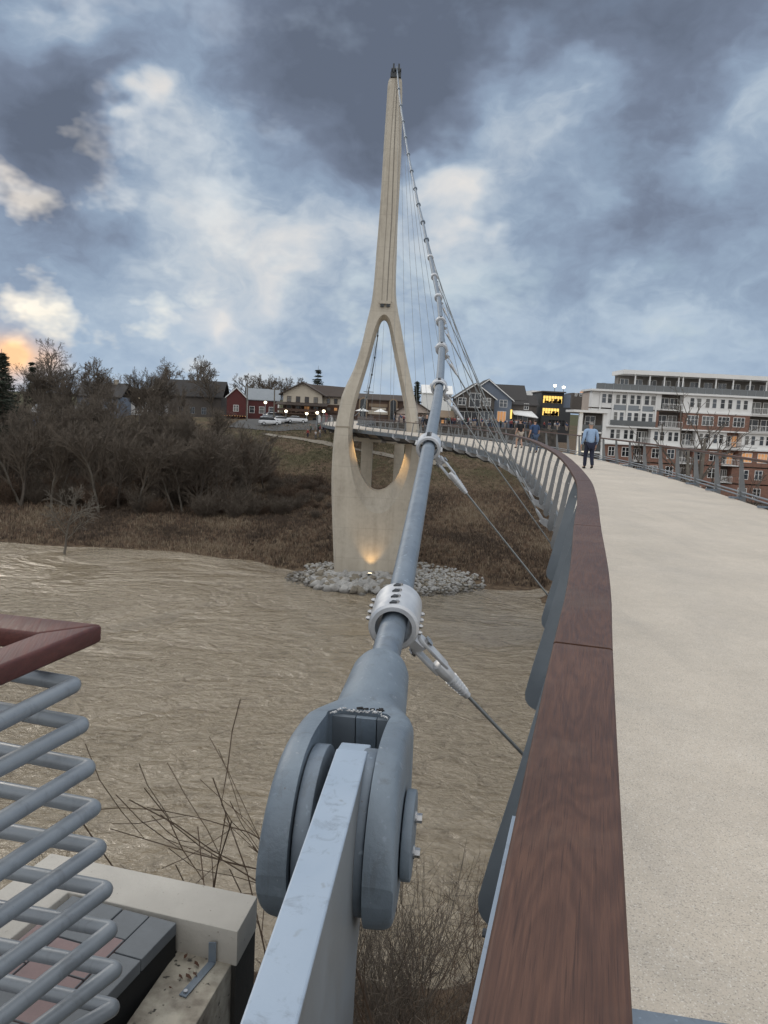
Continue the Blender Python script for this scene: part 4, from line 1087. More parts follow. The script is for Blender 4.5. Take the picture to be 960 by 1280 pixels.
# near bank shrubs: thin stems seen over the water
GN = 'bare saplings on the near river bank'
ns = [shrub(700+i, 4.4, 26, .55, .016, 8, 'twig' if i < 2 else 'brush', label='clump of thin bare stems on the near bank between clevis and railing', group=GN, minr=.0045) for i in range(4)]
for i in range(15):
    y = tr.uniform(12, 20.5); x = tr.uniform(-.05*y, .2*y) if i < 9 else tr.uniform(-.40*y, -.2*y)
    o = ns[tr.randrange(4)].copy(); col.objects.link(o); s_ = tr.uniform(.75,1.25)*(1 if i < 9 else .42)
    if y < 12: s_ *= .75
    o.location = (x, y, ground(x, y)); o.rotation_euler = (0,0,tr.uniform(0,6.28)); o.scale = (s_,)*3
    if i >= 9: o['label'] = 'clump of thin bare stems on the near bank beyond the parapet'; o['group'] = 'bare stems beyond the parapet'
for o in ns: bpy.data.objects.remove(o)
q = at_y(160, 1088, 10.5); bare_tree('bare_tree', 806, 6.3, .055, (12,7,4), 3, .0045, .75, 'small bare tree leaning over the river beyond the parapet', 'tree', None, 'bark', (q.x, q.y, ground(q.x, q.y)), lean=.1)
for (px, Y, H, s_, lab) in ((560,7.5,9.0,901,'reddish bare sapling right beside the railing fins'),(520,11,9.5,902,'thin bare sapling rising midway between clevis and railing')):
    x = (px-480)/960*Y*1.2; bare_tree('bare_sapling', s_, H, .032, (8,4,3), 2, .006, .5, lab, 'sapling', None, 'brush', (x, Y, ground(x, Y)), twig='brush')

# grass and brush cover of the far bank
def tufts(name, n, xr, yr, hmin, hmax, mts, cond, seed, wd=.05):
    r = random.Random(seed); mb = MB(); c = 0
    while c < n:
        x, y = r.uniform(*xr), r.uniform(*yr)
        if not cond(x, y): continue
        c += 1; z = ground(x, y); mi = 0; v = mn.noise(Vector((x*.12, y*.12, 2)))+r.gauss(0,.25)
        mi = 0 if v < -.05 else (1 if v < .25 else 2)
        for _ in range(4):
            a_ = r.uniform(0, 6.28); h = r.uniform(hmin, hmax); lx, ly = r.gauss(0,.3)*h, r.gauss(0,.3)*h
            wx, wy = math.cos(a_)*wd, math.sin(a_)*wd; bx_, by_ = x+r.gauss(0,.15), y+r.gauss(0,.15)
            mb.add([(bx_-wx,by_-wy,z-.03),(bx_+wx,by_+wy,z-.03),(bx_+lx,by_+ly,z+h)], [(0,1,2)], mi)
    return tag(mb.build(name, mts, fix=False), kind='stuff')
M['dry1'] = mat('dry_brush_dark', (.11,.08,.058), (.065,.048,.037), 1, 0, .5)
M['dry2'] = mat('dry_brush_rust', (.21,.14,.095), (.135,.093,.066), 1, 0, .5)
M['dry3'] = mat('dry_grass_tan', (.32,.25,.175), (.21,.165,.115), 1, 0, .5)
M['grass'] = mat('winter_grass', (.11,.105,.058), (.07,.066,.036), 1, 0, .5)
okb = lambda x, y: 0.8 < y-lerp_pts(x, SHORE) < 46 and not ((x-.4)**2/118+(y-77.5)**2/44 < 1) and 480+960*x/y < 760
tufts('dry_bank_brush', 34000, (-62,34), (76,135), .2, .6, [M['dry1'],M['dry2'],M['dry3']], okb, 1)
oks = lambda x, y: 44 < y-lerp_pts(x, SHORE) < 80 and -.17 < x/y < .25
tufts('slope_grass', 9000, (-30,34), (118,165), .12, .35, [M['grass'],M['dry3'],M['dry2']], oks, 2)
okn = lambda x, y: True
tufts('near_bank_grass', 9000, (-9,7), (5,22), .1, .4, [M['dry1'],M['dry2'],M['dry3']], okn, 3, .008)

# path up the far slope
mb = MB(); pp = [(330,543),(360,547),(400,554),(440,562),(500,574),(560,583)]
def hit(px, py):
    d = ray(px, py); s_ = 60
    while s_ < 400:
        p = EYE+d*s_
        if p.z < ground(p.x, p.y): return p
        s_ += .4
    return EYE+d*200
ph = [hit(*p) for p in pp]; ph = catmull(ph, 2)
vs = []
for i, p in enumerate(ph):
    d = (ph[min(i+1,len(ph)-1)]-ph[max(i-1,0)]); nn = Vector((-d.y, d.x, 0)).normalized()*.9
    for s_ in (-1, 1): q = p+nn*s_; vs.append((q.x, q.y, ground(q.x, q.y)+.15))
mb.add(vs, [(2*i, 2*i+1, 2*i+3, 2*i+2) for i in range(len(ph)-1)])
tag(mb.build('hill_path', mat('gravel_path', (.24,.21,.17), (.17,.15,.12), .95), fix=False), kind='structure')

# conifers
def conifer(px, Y, ytop, ybase, wpx, label, seed, gappy=.0):
    r = random.Random(seed); top = at_y(px, ytop, Y); g0 = at_y(px, ybase, Y); H = top.z-g0.z; W = wpx/960*Y/2
    root = empty('conifer_tree', (top.x, Y, g0.z), 0, label, 'conifer'); tb = MB(); tb.tube([(0,0,-.5),(0,0,H)], [.22,.03], 6); tb.build('trunk', M['bark'], root)
    mb = MB(); nl = int(H/.5)
    for l in range(nl):
        f_ = l/nl
        if gappy and r.random() < gappy: continue
        rad = W*(1-f_)**.75*r.uniform(.65,1.1) if f_ > .12 else W*.5
        z = H*(.12+.88*f_)
        for k in range(9):
            a_ = r.uniform(0,6.28); L = rad*r.uniform(.7,1.1)
            for j in range(26):
                s_ = r.random()**.7; c_ = Vector((math.cos(a_)*L*s_, math.sin(a_)*L*s_, z+.25*math.sin(s_*2)-s_*.3+r.gauss(0,.1)))+Vector((r.gauss(0,.16), r.gauss(0,.16), 0))
                b1 = Vector((r.gauss(0,.22), r.gauss(0,.22), r.gauss(0,.07))); b2 = Vector((r.gauss(0,.12), r.gauss(0,.12), r.gauss(-.03,.1)))
                mb.add([c_-b1, c_+b1, c_+b2], [(0,1,2)])
    mb.build('crown', M['needle'], root, fix=False)
conifer(398, 200, 457, 500, 22, 'lone dark pine standing behind the chalet roof', 1, .35)
conifer(522, 176, 476, 512, 13, 'narrow dark conifer behind the white gabled house', 2)
conifer(2, 118, 436, 560, 66, 'large dark evergreen at the far left edge of the wood', 3, .3)
conifer(40, 150, 452, 560, 34, 'smaller dark evergreen beside the sunset glow', 4, .3)

# ------------------------------------------------------------------ buildings
def wallbox(root, name, x0, x1, y0, y1, z0, z1, mt): mb = MB(); mb.box(x0,x1,y0,y1,z0,z1); return mb.build(name, mt, root)
WR = random.Random(77)
def window(root, x, z, w_, h, y=0, fr_='offwhite', gl='glass', mull=1, nm='window', side=None, bar=True):
    # frame stands proud of the wall, pane set inside it
    t_ = min(.09, w_*.12); mb = MB()
    B = lambda a, b, c, d, y0=-.05, y1=.03: mb.box(a, b, y+y0, y+y1, c, d)
    B(x, x+t_, z, z+h); B(x+w_-t_, x+w_, z, z+h); B(x+t_, x+w_-t_, z, z+t_); B(x+t_, x+w_-t_, z+h-t_, z+h)
    for k in range(1, mull): c = x+w_*k/mull; B(c-t_/2, c+t_/2, z+t_, z+h-t_, -.045)
    if bar: B(x+t_, x+w_-t_, z+h*.55, z+h*.55+t_*.6, -.04)
    if side:
        mb.v = [tuple(side @ Vector(v)) for v in mb.v]
    f_ = mb.build(nm, M[fr_], root)
    mb = MB(); mb.box(x+t_*.5, x+w_-t_*.5, y-.025, y-.012, z+t_*.5, z+h-t_*.5)
    if side: mb.v = [tuple(side @ Vector(v)) for v in mb.v]
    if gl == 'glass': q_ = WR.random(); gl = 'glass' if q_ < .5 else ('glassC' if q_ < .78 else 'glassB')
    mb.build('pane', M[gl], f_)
def gable_roof(root, x0, x1, y0, y1, z, rise, mt, axis='y', over=.5, th=.22, name='roof', fascia=None):
    mb = MB()
    if axis == 'y':     # ridge along y, gable faces the viewer
        xm = (x0+x1)/2; s_ = rise/((x1-x0)/2)
        A_ = [(x0-over, z-over*s_), (xm, z+rise), (x1+over, z-over*s_)]
        for (a, b) in ((A_[0], A_[1]), (A_[1], A_[2])):
            mb.prism([Vector((a[0],y0-over,a[1])), Vector((b[0],y0-over,b[1])), Vector((b[0],y0-over,b[1]+th)), Vector((a[0],y0-over,a[1]+th))], Vector((0,y1-y0+2*over,0)))
        r_ = mb.build(name, mt, root)
        if fascia:
            mb = MB()
            for (a, b) in ((A_[0], A_[1]), (A_[1], A_[2])):
                mb.prism([Vector((a[0],y0-over-.06,a[1]-.12)), Vector((b[0],y0-over-.06,b[1]-.12)), Vector((b[0],y0-over-.06,b[1]+.12)), Vector((a[0],y0-over-.06,a[1]+.12))], Vector((0,.055,0)))
            mb.build('fascia', fascia, r_)
    else:
        ym = (y0+y1)/2; s_ = rise/((y1-y0)/2)
        for (a, b) in (((y0-over, z-over*s_),(ym, z+rise)), ((ym, z+rise),(y1+over, z-over*s_))):
            mb.prism([Vector((x0-over,a[0],a[1])), Vector((x0-over,b[0],b[1])), Vector((x0-over,b[0],b[1]+th)), Vector((x0-over,a[0],a[1]+th))], Vector((x1-x0+2*over,0,0)))
        mb.build(name, mt, root)
def gable_wall(root, x0, x1, y, z, rise, mt, th=.2, name='gable'):
    mb = MB(); mb.prism([Vector((x0,y,z)), Vector((x1,y,z)), Vector(((x0+x1)/2,y,z+rise))], Vector((0,th,0))); return mb.build(name, mt, root)
def site(name, px, py, Y, label, cat, rz=0):
    p = at_y(px, py, Y); o = empty(name, p, rz, label, cat); s_ = (at_y(px+100, py, Y)-p).length/100
    return o, s_, p

# chalet (brown, cream upper storey)
h, s_, p = site('chalet', 353, 528, 178, 'brown two storey chalet with cream gable, balcony and low hipped roof', 'house', R(-3))
W_ = 9.0; Z2, Z3 = 2.3, 4.6
wallbox(h,'lower_wall',0,W_,0,12,-2.5,Z2,M['tan']); wallbox(h,'middle_wall',0,W_,.1,12,Z2+.004,Z3-.4,M['brownwood']); wallbox(h,'upper_wall',0,W_,.0,12,Z3-.396,6.7,M['cream'])
gable_wall(h, -.1, W_+.1, -.02, 6.7, 2.4, M['cream'])
gable_roof(h, 0, W_, 0, 10, 6.7, 2.4, M['roofbrown'], 'y', .9, .28)
for i in range(4): window(h, .9+i*2.05, 4.75, 1.0, 1.35, 0, 'brownwood', 'glass', 2)
for i in range(4): window(h, .7+i*2.1, 2.5, 1.3, 1.5, .1, 'brownwood', 'glass' if i != 2 else 'litsoft', 2)
for i in range(4):
    mb = MB(); cx = 1.2+i*2.1; mb.box(cx-.55,cx+.55,-.06,.0,-.3,.9); mb.tube([(cx,-.06,.9),(cx,-.001,.9)],.55,16); mb.build('archway', M['glass'], h)
mb = MB(); mb.box(-1,W_+1.2,-2.2,-.05,Z2-.25,Z2); [mb.box(-1+i*1.1,-.88+i*1.1,-2.2,-2.05,Z2,Z2+2.1) for i in range(11)]; mb.box(-1,W_+1.2,-2.25,-2.15,Z2+.4,Z2+.95); mb.build('balcony', M['brownwood'], h)
mb = MB(); mb.prism([Vector((-1.3,-2.7,4.0)),Vector((W_+1.5,-2.7,4.0)),Vector((W_+1.5,0,4.55)),Vector((-1.3,0,4.55))], Vector((0,0,.2))); mb.build('porch_roof', M['roofbrown'], h)
# side wing to the right, receding
wallbox(h,'wing_lower_wall',W_+.01,W_+7.5,3,12,-2.5,Z2,M['tan']); wallbox(h,'wing_upper_wall',W_+.01,W_+7.5,3,12,Z2+.004,6.4,M['brownwood'])
wallbox(h,'wing_band',W_+.02,W_+7.5,2.93,2.99,4.6,6.3,M['cream'])
for i in range(4): window(h, W_+.7+i*1.7, 4.8, .8, 1.2, 2.92, 'brownwood', 'glass', 1)
for i in range(4): window(h, W_+.7+i*1.7, 2.6, 1.0, 1.4, 2.99, 'brownwood', 'litsoft' if i == 1 else 'glass', 1)
mb = MB(); mb.box(W_+.5,W_+8,.8,2.8,Z2-.25,Z2); mb.box(W_+.5,W_+8,.75,.85,Z2+.4,Z2+.95); [mb.box(W_+.5+i*1.45,W_+.62+i*1.45,.8,.96,-2.5,Z2+2.1) for i in range(6)]; mb.build('wing_balcony', M['brownwood'], h)
mb = MB(); mb.prism([Vector((W_-.4,2.2,6.3)),Vector((W_+8.3,2.2,6.3)),Vector((W_+5.0,6.5,8.6)),Vector((W_-4.5,6.5,9.0))], Vector((0,0,.25))); mb.prism([Vector((W_+8.3,2.2,6.3)),Vector((W_+8.3,13,6.3)),Vector((W_+5.0,6.5,8.6))], Vector((0,0,.25))); mb.build('wing_roof', M['roofbrown'], h)
# red barn
h, s_, p = site('red_barn', 283, 524, 190, 'dark red barn with a pale grey metal roof left of the chalet', 'barn', R(8))
wallbox(h,'gable_wing_wall',0,4.6,0,9,-3,5.6,M['barn']); gable_wall(h,0,4.6,-.01,5.6,2.2,M['barn']); gable_roof(h,0,4.6,0,9,5.6,2.2,M['roofgrey'],'y',.35,.18,'roof',M['offwhite'])
wallbox(h,'long_wall',4.61,12.6,2,9,-3,5.2,M['barn']); gable_roof(h,4.7,12.6,2,9,5.2,2.6,M['roofgrey'],'x',.3,.18,'long_roof')
for i in range(3): window(h, 5.4+i*2.4, 1.8, 1.3, 1.7, 2, 'offwhite', 'glass', 1)
for x in (4.7,12.4): wallbox(h,'corner_post',x,x+.35,1.86,1.99,-3,5.2,M['offwhite'])
window(h, 1.6, 2.0, 1.3, 1.6, 0, 'offwhite', 'glass', 2)
mb = MB(); mb.box(-1.2,5.2,-1.6,-.02,1.0,1.15); mb.build('awning', M['roofbrown'], h)
mb = MB(); [mb.box(-1.1+i*.62,-.86+i*.62,-1.64,-1.56,.86,1.0) for i in range(10)]; mb.build('string_light', M['litsoft'], h)
# dark long roofed houses behind the wood
for (x0, x1, yb, yr, Y, lab, wm) in ((190,276,522,474,200,'long dark house roof behind the wood with a pale chimney','darkshing'),(96,150,520,478,165,'blue-grey house with steep dark roof behind the left trees','bluegrey'),(150,196,520,486,172,'small pale house half hidden by bare trees','white')):
    h, s_, p = site('dark_house', x0, yb, Y, lab, 'house'); W_ = (x1-x0)*s_; H = (yb-yr)*s_
    wallbox(h,'wall',0,W_,0,9,-4,H*.62,M[wm]); gable_roof(h,0,W_,0,9,H*.62,H*.38,M['roofdark'],'x',.5,.25)
    for i in range(max(2,int(W_/3))): window(h, .8+i*3, 1.5, 1.2, 1.7, 0, 'roofgrey', 'glass', 2)
    mb = MB(); mb.box(W_*.7,W_*.7+.8,4,5,H*.6,H+1.0); mb.build('chimney', M['cream'], h)
h, s_, p = site('white_shed', 40, 545, 140, 'pale blue and white low building glimpsed through the left wood', 'shed'); wallbox(h,'wall',0,12,0,6,-4,4.2,M['bluegrey']); gable_roof(h,0,12,0,6,4.2,1.4,M['roofgrey'],'x'); [window(h,1+i*3,.6,1.5,1.9,0,'offwhite','glass',2) for i in range(4)]
# arched front hall
h, s_, p = site('arched_hall', 444, 530, 168, 'tan hall with two tall arched entrances and brown wood panels seen through the tower', 'hall')
k_ = s_
def hx(cx): return (430+cx/6-444)*k_
def hz(cy): return (530-(460+cy/6))*k_
wallbox(h,'wall',hx(80),hx(440),0,10,-3,hz(235),M['brownwood'])
gable_roof(h,hx(80),hx(440),0,10,hz(235),1.2,M['roofbrown'],'x',.4,.2)
for cx in (138, 362):
    a_, b_ = hx(cx-32), hx(cx+32); r_ = (b_-a_)/2; zc = hz(250); mb = MB()
    poly = [Vector((a_,-.7,-2)), Vector((b_,-.7,-2))]+[Vector(((a_+b_)/2+r_*math.cos(R(q)),-.7,zc+r_*math.sin(R(q)))) for q in range(0,181,15)]
    mb.prism(poly, Vector((0,.68,0))); tw_ = mb.build('entrance_bay', M['tan'], h)
    r_ *= .66; cxm = (a_+b_)/2; poly = [Vector((cxm-r_,-.76,-1.6)), Vector((cxm+r_,-.76,-1.6))]+[Vector((cxm+r_*math.cos(R(q)),-.76,zc+r_*math.sin(R(q)))) for q in range(0,181,15)]
    mb = MB(); mb.prism(poly, Vector((0,.05,0))); mb.build('arched_opening', M['glass'], tw_)
for (c0_, c1__, d0, d1, mt_) in ((180,320,262,285,'tan'),(200,310,290,306,'cream'),(175,325,312,340,'cream')): wallbox(h,'wall_panel',hx(c0_),hx(c1__),-.09,-.01,hz(d1),hz(d0),M[mt_])
# white gabled house
h, s_, p = site('gabled_house', 495, 531, 162, 'pale stucco house with low brown gable behind the right tower leg', 'house'); k_ = s_
wallbox(h,'wall',0,27*k_,0,10,-3,20*k_,M['pinkstucco']); wallbox(h,'wall_wing',27*k_+.01,62*k_,1.5,10,-3,17*k_,M['pinkstucco'])
gable_wall(h,0,44*k_,-.02,20*k_-.6,13*k_,M['pinkstucco'],.6); gable_roof(h,0,44*k_,0,9,20*k_-.6,13*k_,M['roofbrown'],'y',.7,.3)
wallbox(h,'trim_band',-.1,32*k_,-.08,-.03,13*k_,14*k_,M['brownwood'])
window(h, 31*k_, 6*k_, 3.6*k_, 7*k_, 1.48, 'brownwood', 'glass', 1); window(h, 18*k_, 5*k_, 4*k_, 8*k_, 0, 'brownwood', 'glass', 2)
h, s_, p = site('lean_to_pavilion', 543, 531, 160, 'low brown pavilion with tan roof between the white house and shingled restaurant', 'pavilion'); k_ = s_
wallbox(h,'wall',0,26*k_,0,8,-3,10*k_,M['brownwood']); gable_roof(h,0,26*k_,0,8,10*k_,7*k_,M['tan'],'x',.6,.25); [window(h,(2+i*6)*k_,2*k_,4*k_,5*k_,0,'brownwood','litsoft' if i==1 else 'glass',1) for i in range(4)]
h, s_, p = site('glass_hall', 528, 505, 215, 'pale grey tent-like roofed hall behind the houses', 'hall'); k_ = s_
wallbox(h,'wall',0,36*k_,0,10,-3,14*k_,M['white']); gable_roof(h,0,36*k_,0,10,14*k_,10*k_,M['offwhite'],'x',.4,.2)
wallbox(h,'upper_block',10*k_,24*k_,2,8,15*k_,26*k_,M['cream'])
# shingled restaurant with blue-grey gable
h, s_, p = site('gabled_restaurant', 567, 531, 158, 'dark shingled restaurant with white trimmed gable beside a blue-grey gable', 'restaurant'); k_ = s_
def gx(cx): return (560+cx/4.8-567)*k_
def gz(cy, cx=180): return (531+.049*((560+cx/4.8)-567)-(460+cy/4.8))*k_
a_, b_ = gx(42), gx(270); wallbox(h,'gable_wall',a_,b_,0,9,-3,gz(178),M['darkshing']); gable_wall(h,a_,b_,-.01,gz(178),gz(98)-gz(178),M['darkshing'])
gable_roof(h,a_,b_,0,9,gz(178),gz(98)-gz(178),M['roofdark'],'y',.5,.2,'roof',M['offwhite'])
wallbox(h,'blue_wall',gx(190)+.02,gx(385),2.5,11,-3,gz(180,290),M['bluegrey']); gable_wall(h,gx(90),gx(385),2.48,gz(185,290),gz(70,235)-gz(185,290),M['bluegrey'])
gable_roof(h,gx(90),gx(385),2.5,12,gz(185,290),gz(70,235)-gz(185,290),M['roofdark'],'y',.45,.2,'blue_roof',M['offwhite'])
wallbox(h,'rear_wall',gx(260),gx(500),6,16,-3,gz(200,440),M['darkshing']); gable_roof(h,gx(250),gx(492),6,17,gz(195,440),gz(98,400)-gz(195,440),M['roofdark'],'x',.3,.25,'rear_roof')
wallbox(h,'side_wall',gx(386),gx(550),4.5,10,-3,gz(222,480),M['darkshing']); gable_roof(h,gx(386),gx(550),4.5,12,gz(222,480),2.0,M['roofdark'],'x',.3,.2,'side_roof')
for (c0_, c1__, d0, d1, y_) in ((52,100,178,222,0),(118,186,150,235,0),(202,248,180,228,0),(310,358,190,235,2.5),(470,500,212,250,4.5)): window(h, gx(c0_), gz(d1,c0_), gx(c1__)-gx(c0_), (d1-d0)/4.8*k_, y_, 'offwhite', 'glass', 2)
for (c0_, c1__, y_, lit) in ((52,180,0,'glass'),(190,262,0,'glass'),(300,355,2.5,'litsoft'),(405,500,4.5,'glass')): window(h, gx(c0_), gz(325,c0_), gx(c1__)-gx(c0_), gz(258)-gz(325), y_, 'offwhite', lit, 3, 'storefront_window', bar=False)
mb = MB(); mb.prism([Vector((gx(395),.5,gz(285,480))),Vector((gx(540),.5,gz(300,480))),Vector((gx(520),4.4,gz(262,480))),Vector((gx(395),4.4,gz(262,480)))], Vector((0,0,.15))); mb.build('awning', M['offwhite'], h)
mb = MB(); mb.box(gx(45),gx(265),-1.6,-.02,gz(245),gz(240)); mb.build('canopy', M['darkshing'], h)
wallbox(h,'lit_sign',gx(380),gx(390),2.3,2.45,gz(305,380),gz(250,380),M['litwarm'])
# modern lit block
h, s_, p = site('modern_pavilion', 674, 534, 165, 'charcoal flat roofed block with bright yellow lit upper windows', 'building'); k_ = s_
def qx(cx): return (560+cx/4.8-674)*k_
def qz(cy): return (535-(460+cy/4.8))*k_
wallbox(h,'lower_wall',qx(555),qx(728),0,12,-3,qz(236),M['modern']); wallbox(h,'upper_wall',qx(555),qx(688),1,12,qz(236)+.01,qz(150),M['modern']); wallbox(h,'side_panel',qx(689),qx(735),2,12,qz(236)+.01,qz(155),M['bluegrey'])
wallbox(h,'roof_slab',qx(550),qx(692),-.2,12.5,qz(150),qz(143),M['darkshing'])
for (c0_, c1__, d0, d1, y_, m__) in ((562,680,168,215,1,7),(557,660,242,290,0,6)):
    window(h, qx(c0_), qz(d1), qx(c1__)-qx(c0_), qz(d0)-qz(d1), y_, 'modern', 'litwarm', m__, 'lit_window')
    mb = MB(); r = random.Random(4)
    for i in range(26): x = qx(c0_)+.2+r.random()*(qx(c1__)-qx(c0_)-.6); z0 = qz(d1)+.1; mb.box(x, x+r.uniform(.15,.5), y_-.05, y_-.03, z0, z0+r.uniform(.2,1.0))
    mb.build('silhouettes', mat('interior_clutter', (.10,.05,.01)), h)
window(h, qx(600), qz(350), qx(700)-qx(600), qz(310)-qz(350), 0, 'modern', 'glass', 5, 'storefront_window')
h, s_, p = site('distant_block', 715, 500, 240, 'pale distant block with rooftop lights left of the apartments', 'building'); wallbox(h,'wall',0,30*s_,0,10,-4,9*s_,M['darkshing']); wallbox(h,'roof_sign',9*s_,15*s_,-.2,0,9.5*s_,11*s_,M['litsoft'])
for i in range(5): window(h, (3+i*6)*s_, 5*s_, 3*s_, 4*s_, 0, 'offwhite', 'glass', 1)
h, s_, p = site('distant_block', 664, 497, 230, 'white flat topped building behind the blue-grey gable', 'building'); wallbox(h,'wall',0,40*s_,0,10,-4,9*s_,M['offwhite']); [window(h,(3+i*6)*s_,3*s_,3*s_,3*s_,0,'offwhite','glass',1) for i in range(5)]

# plaza at the end of the bridge, retaining wall
pz = at_y(640, 532, 152)
mb = MB(); mb.box(-9, 29.5, 147.5, 175, -.4, .0); tag(mb.build('plaza_paving', mat('plaza_paving', (.16,.15,.14), (.12,.11,.10), .9, scale=1)), kind='structure')
mb = MB(); mb.box(-10, 31, 146.2, 147.3, -9, .02); mb.box(-10,-9.01,147.31,175,-9,.02); mb.box(31.01, 32, 146.2, 175, -11, .25)
tag(mb.build('retaining_wall', M['stonewall']), 'dark stacked stone retaining wall below the crowded plaza', 'wall')
# plaza guard rail
gr_ = empty('plaza_railing', (-4,147,.25), 0, 'thin dark guard rail along the plaza edge in front of the crowd', 'railing')
mb = MB(); mb.box(0,35,-.03,.03,.85,.92); mb.build('top_rail', M['darksteel'], gr_)
for i in range(24): mb = MB(); mb.box(i*1.5,i*1.5+.06,-.03,.03,0,.85); mb.build('post', M['darksteel'], gr_)

# ------------------------------------------------------------------ apartments
K = 140/960*1.001
ap0 = at_y(735, 530, 140)
apt = empty('apartment_building', (ap0.x, 140, 1.7), 0, 'long white and red brick apartment block with recessed balconies and roof terrace', 'apartment building')
def ax(cx): return (730+cx/4.174-735)*K
FZ = [6.13, 3.0, -.13, -3.26, -6.4, -9.5, -12.8]     # floor tops relative to eye height
wallbox(apt,'rear_wall',ax(30),ax(1250),1.9,7,-13.5,FZ[0]-.3,M['pinkstucco'])
rows = [
 ('white', [(30,388),(498,852)], [(80,25),(110,25),(152,25),(184,25),(226,25),(258,25),(300,27),(333,27),(530,25),(566,25),(610,25),(645,25),(687,25),(725,25),(768,25),(805,25)], [(388,498),(852,1000)]),
 ('brick', [(365,380),(500,845)], [(148,22),(178,24),(218,26),(252,26),(292,26),(327,26),(523,58),(600,60),(682,60),(760,60)], [(380,500),(845,1000)]),
 ('white', [(30,275),(350,505),(582,742),(822,1250)], [(138,24),(168,24),(208,24),(238,24),(365,24),(395,26),(438,24),(468,26),(597,24),(628,24),(672,24),(702,24),(835,24),(868,24),(912,24),(945,24)], [(275,350),(505,582),(742,822)]),
 ('brick', [(100,265),(325,495),(575,725),(810,1250)], [(135,34),(205,40),(360,40),(440,40),(590,44),(660,44),(828,54),(910,52)], [(265,325),(495,575),(725,810)]),
 ('brick', [(100,265),(325,495),(575,725),(785,1250)], [(135,34),(200,44),(350,48),(440,40),(590,44),(660,44),(825,48),(905,40)], [(265,325),(495,575),(725,785)]),
 ('brick', [(100,265),(325,1250)], [(135,34),(200,44),(350,48),(440,40),(590,44),(660,44),(825,48),(905,40)], [(265,325)]),
]
wn = 0
for r_i, (wm, walls, wins, bals) in enumerate(rows):
    zt_, zb_ = FZ[r_i]-.25, FZ[r_i+1]
    y0 = -.15 if wm == 'brick' else 0
    for a, b in walls: wallbox(apt,'brick_wall' if wm == 'brick' else 'white_wall',ax(a),ax(b),y0+(.0 if b < 400 or r_i > 1 else -.35),1.88,zb_,zt_,M[wm])
    if r_i == 1: wallbox(apt,'white_wall',ax(30),ax(364),0,1.88,zb_,zt_,M['white'])
    for x, w_ in wins:
        lit = (r_i == 3 and x in (828,910)) or (r_i == 1 and False)
        yw = y0+(.0 if (x < 400 or r_i > 1) else -.35)
        if r_i == 1 and x < 364: yw = 0
        tri = w_ > 30
        window(apt, ax(x), zb_+.75, w_/4.174*K, 1.75, yw, 'offwhite', 'litsoft' if lit else ('railglass' if (r_i == 1 and x == 600) else 'glass'), 3 if tri and w_ > 50 else (2 if tri else 1), 'window', bar=True)
        wn += 1
    for a, b in bals:
        x0, x1 = ax(a), min(ax(b), ax(1000)); yf = -.5
        orange = (r_i in (2,3) and a in (742,725))
        wallbox(apt,'balcony_slab',x0+.01,x1-.01,yf-.3,1.88,zb_+.0,zb_+.14,M['offwhite'])
        wallbox(apt,'balcony_back_wall',x0+.02,x1-.02,1.6,1.87,zb_+.15,zt_-.01,M['brick'] if orange else M['darkshing'])
        window(apt, x0+.3, zb_+.2, (x1-x0)*.42, 2.1, 1.59, 'offwhite', 'glass', 2, 'balcony_door', bar=False); window(apt, x0+(x1-x0)*.55, zb_+.2, (x1-x0)*.38, 2.1, 1.59, 'offwhite', 'litsoft' if orange else 'glass', 2, 'balcony_door', bar=False)
        rl = MB(); rl.box(x0+.02,x1-.02,yf-.28,yf-.22,zb_+1.12,zb_+1.2); nb = int((x1-x0)/.25)
        for i in range(nb+1): xx = x0+.03+(x1-x0-.1)*i/nb; rl.box(xx,xx+.035,yf-.265,yf-.235,zb_+.141,zb_+1.12)
        rb = rl.build('balcony_railing', M['offwhite'], apt)
# floor bands
for r_i, a, b in ((1,30,1250),(2,100,1250),(3,100,1250)):
    if r_i == 1: wallbox(apt,'floor_band',ax(498),ax(1250),-.62,1.7,FZ[r_i]-.25,FZ[r_i]-.004,M['offwhite'])
    else: wallbox(apt,'floor_band',ax(a),ax(b),-.62,1.7,FZ[r_i]-.25,FZ[r_i]-.004,M['offwhite'])
# bay pilasters at upper left with pale balcony glass
for cx in (74,139,214,288,362): wallbox(apt,'pilaster',ax(cx-4),ax(cx+4),-.22,-.005,FZ[2],FZ[0]-.26,M['offwhite'])
for cx in (165,232,306): wallbox(apt,'spandrel_panel',ax(cx-18),ax(cx+44),-.05,-.004,FZ[1]-.35,FZ[1]+.6,M['roofgrey'])
wallbox(apt,'glass_guard',ax(130),ax(364),-.5,-.46,FZ[2]+.1,FZ[2]+1.0,M['railglass'])
# roof terrace
wallbox(apt,'roof_slab',ax(20),ax(1250),-.9,7.2,FZ[0]-.24,FZ[0]+.1,M['offwhite'])
zr = FZ[0]+.1; zp = FZ[0]+3.0
wallbox(apt,'penthouse_wall',ax(195),ax(1250),4.5,6.8,zr,zp,M['taupe'])
wallbox(apt,'penthouse_roof',ax(180),ax(1250),-.3,7.1,zp+.002,zp+.75,M['offwhite'])
for cx in (245,320,395,468,490,575,660,748,835,920,1010,1100): wallbox(apt,'penthouse_column',ax(cx)-.11,ax(cx)+.11,0,.22,zr,zp,M['offwhite'])
for i in range(11): window(apt, ax(205+i*74), zr+.1, ax(240)-ax(195), 2.2, 4.48, 'offwhite', 'glass', 2, 'terrace_door', bar=False)
mb = MB(); mb.box(ax(45),ax(1250),-.55,-.52,zr,zr+1.0); mb.build('terrace_glass', M['railglass'], apt)
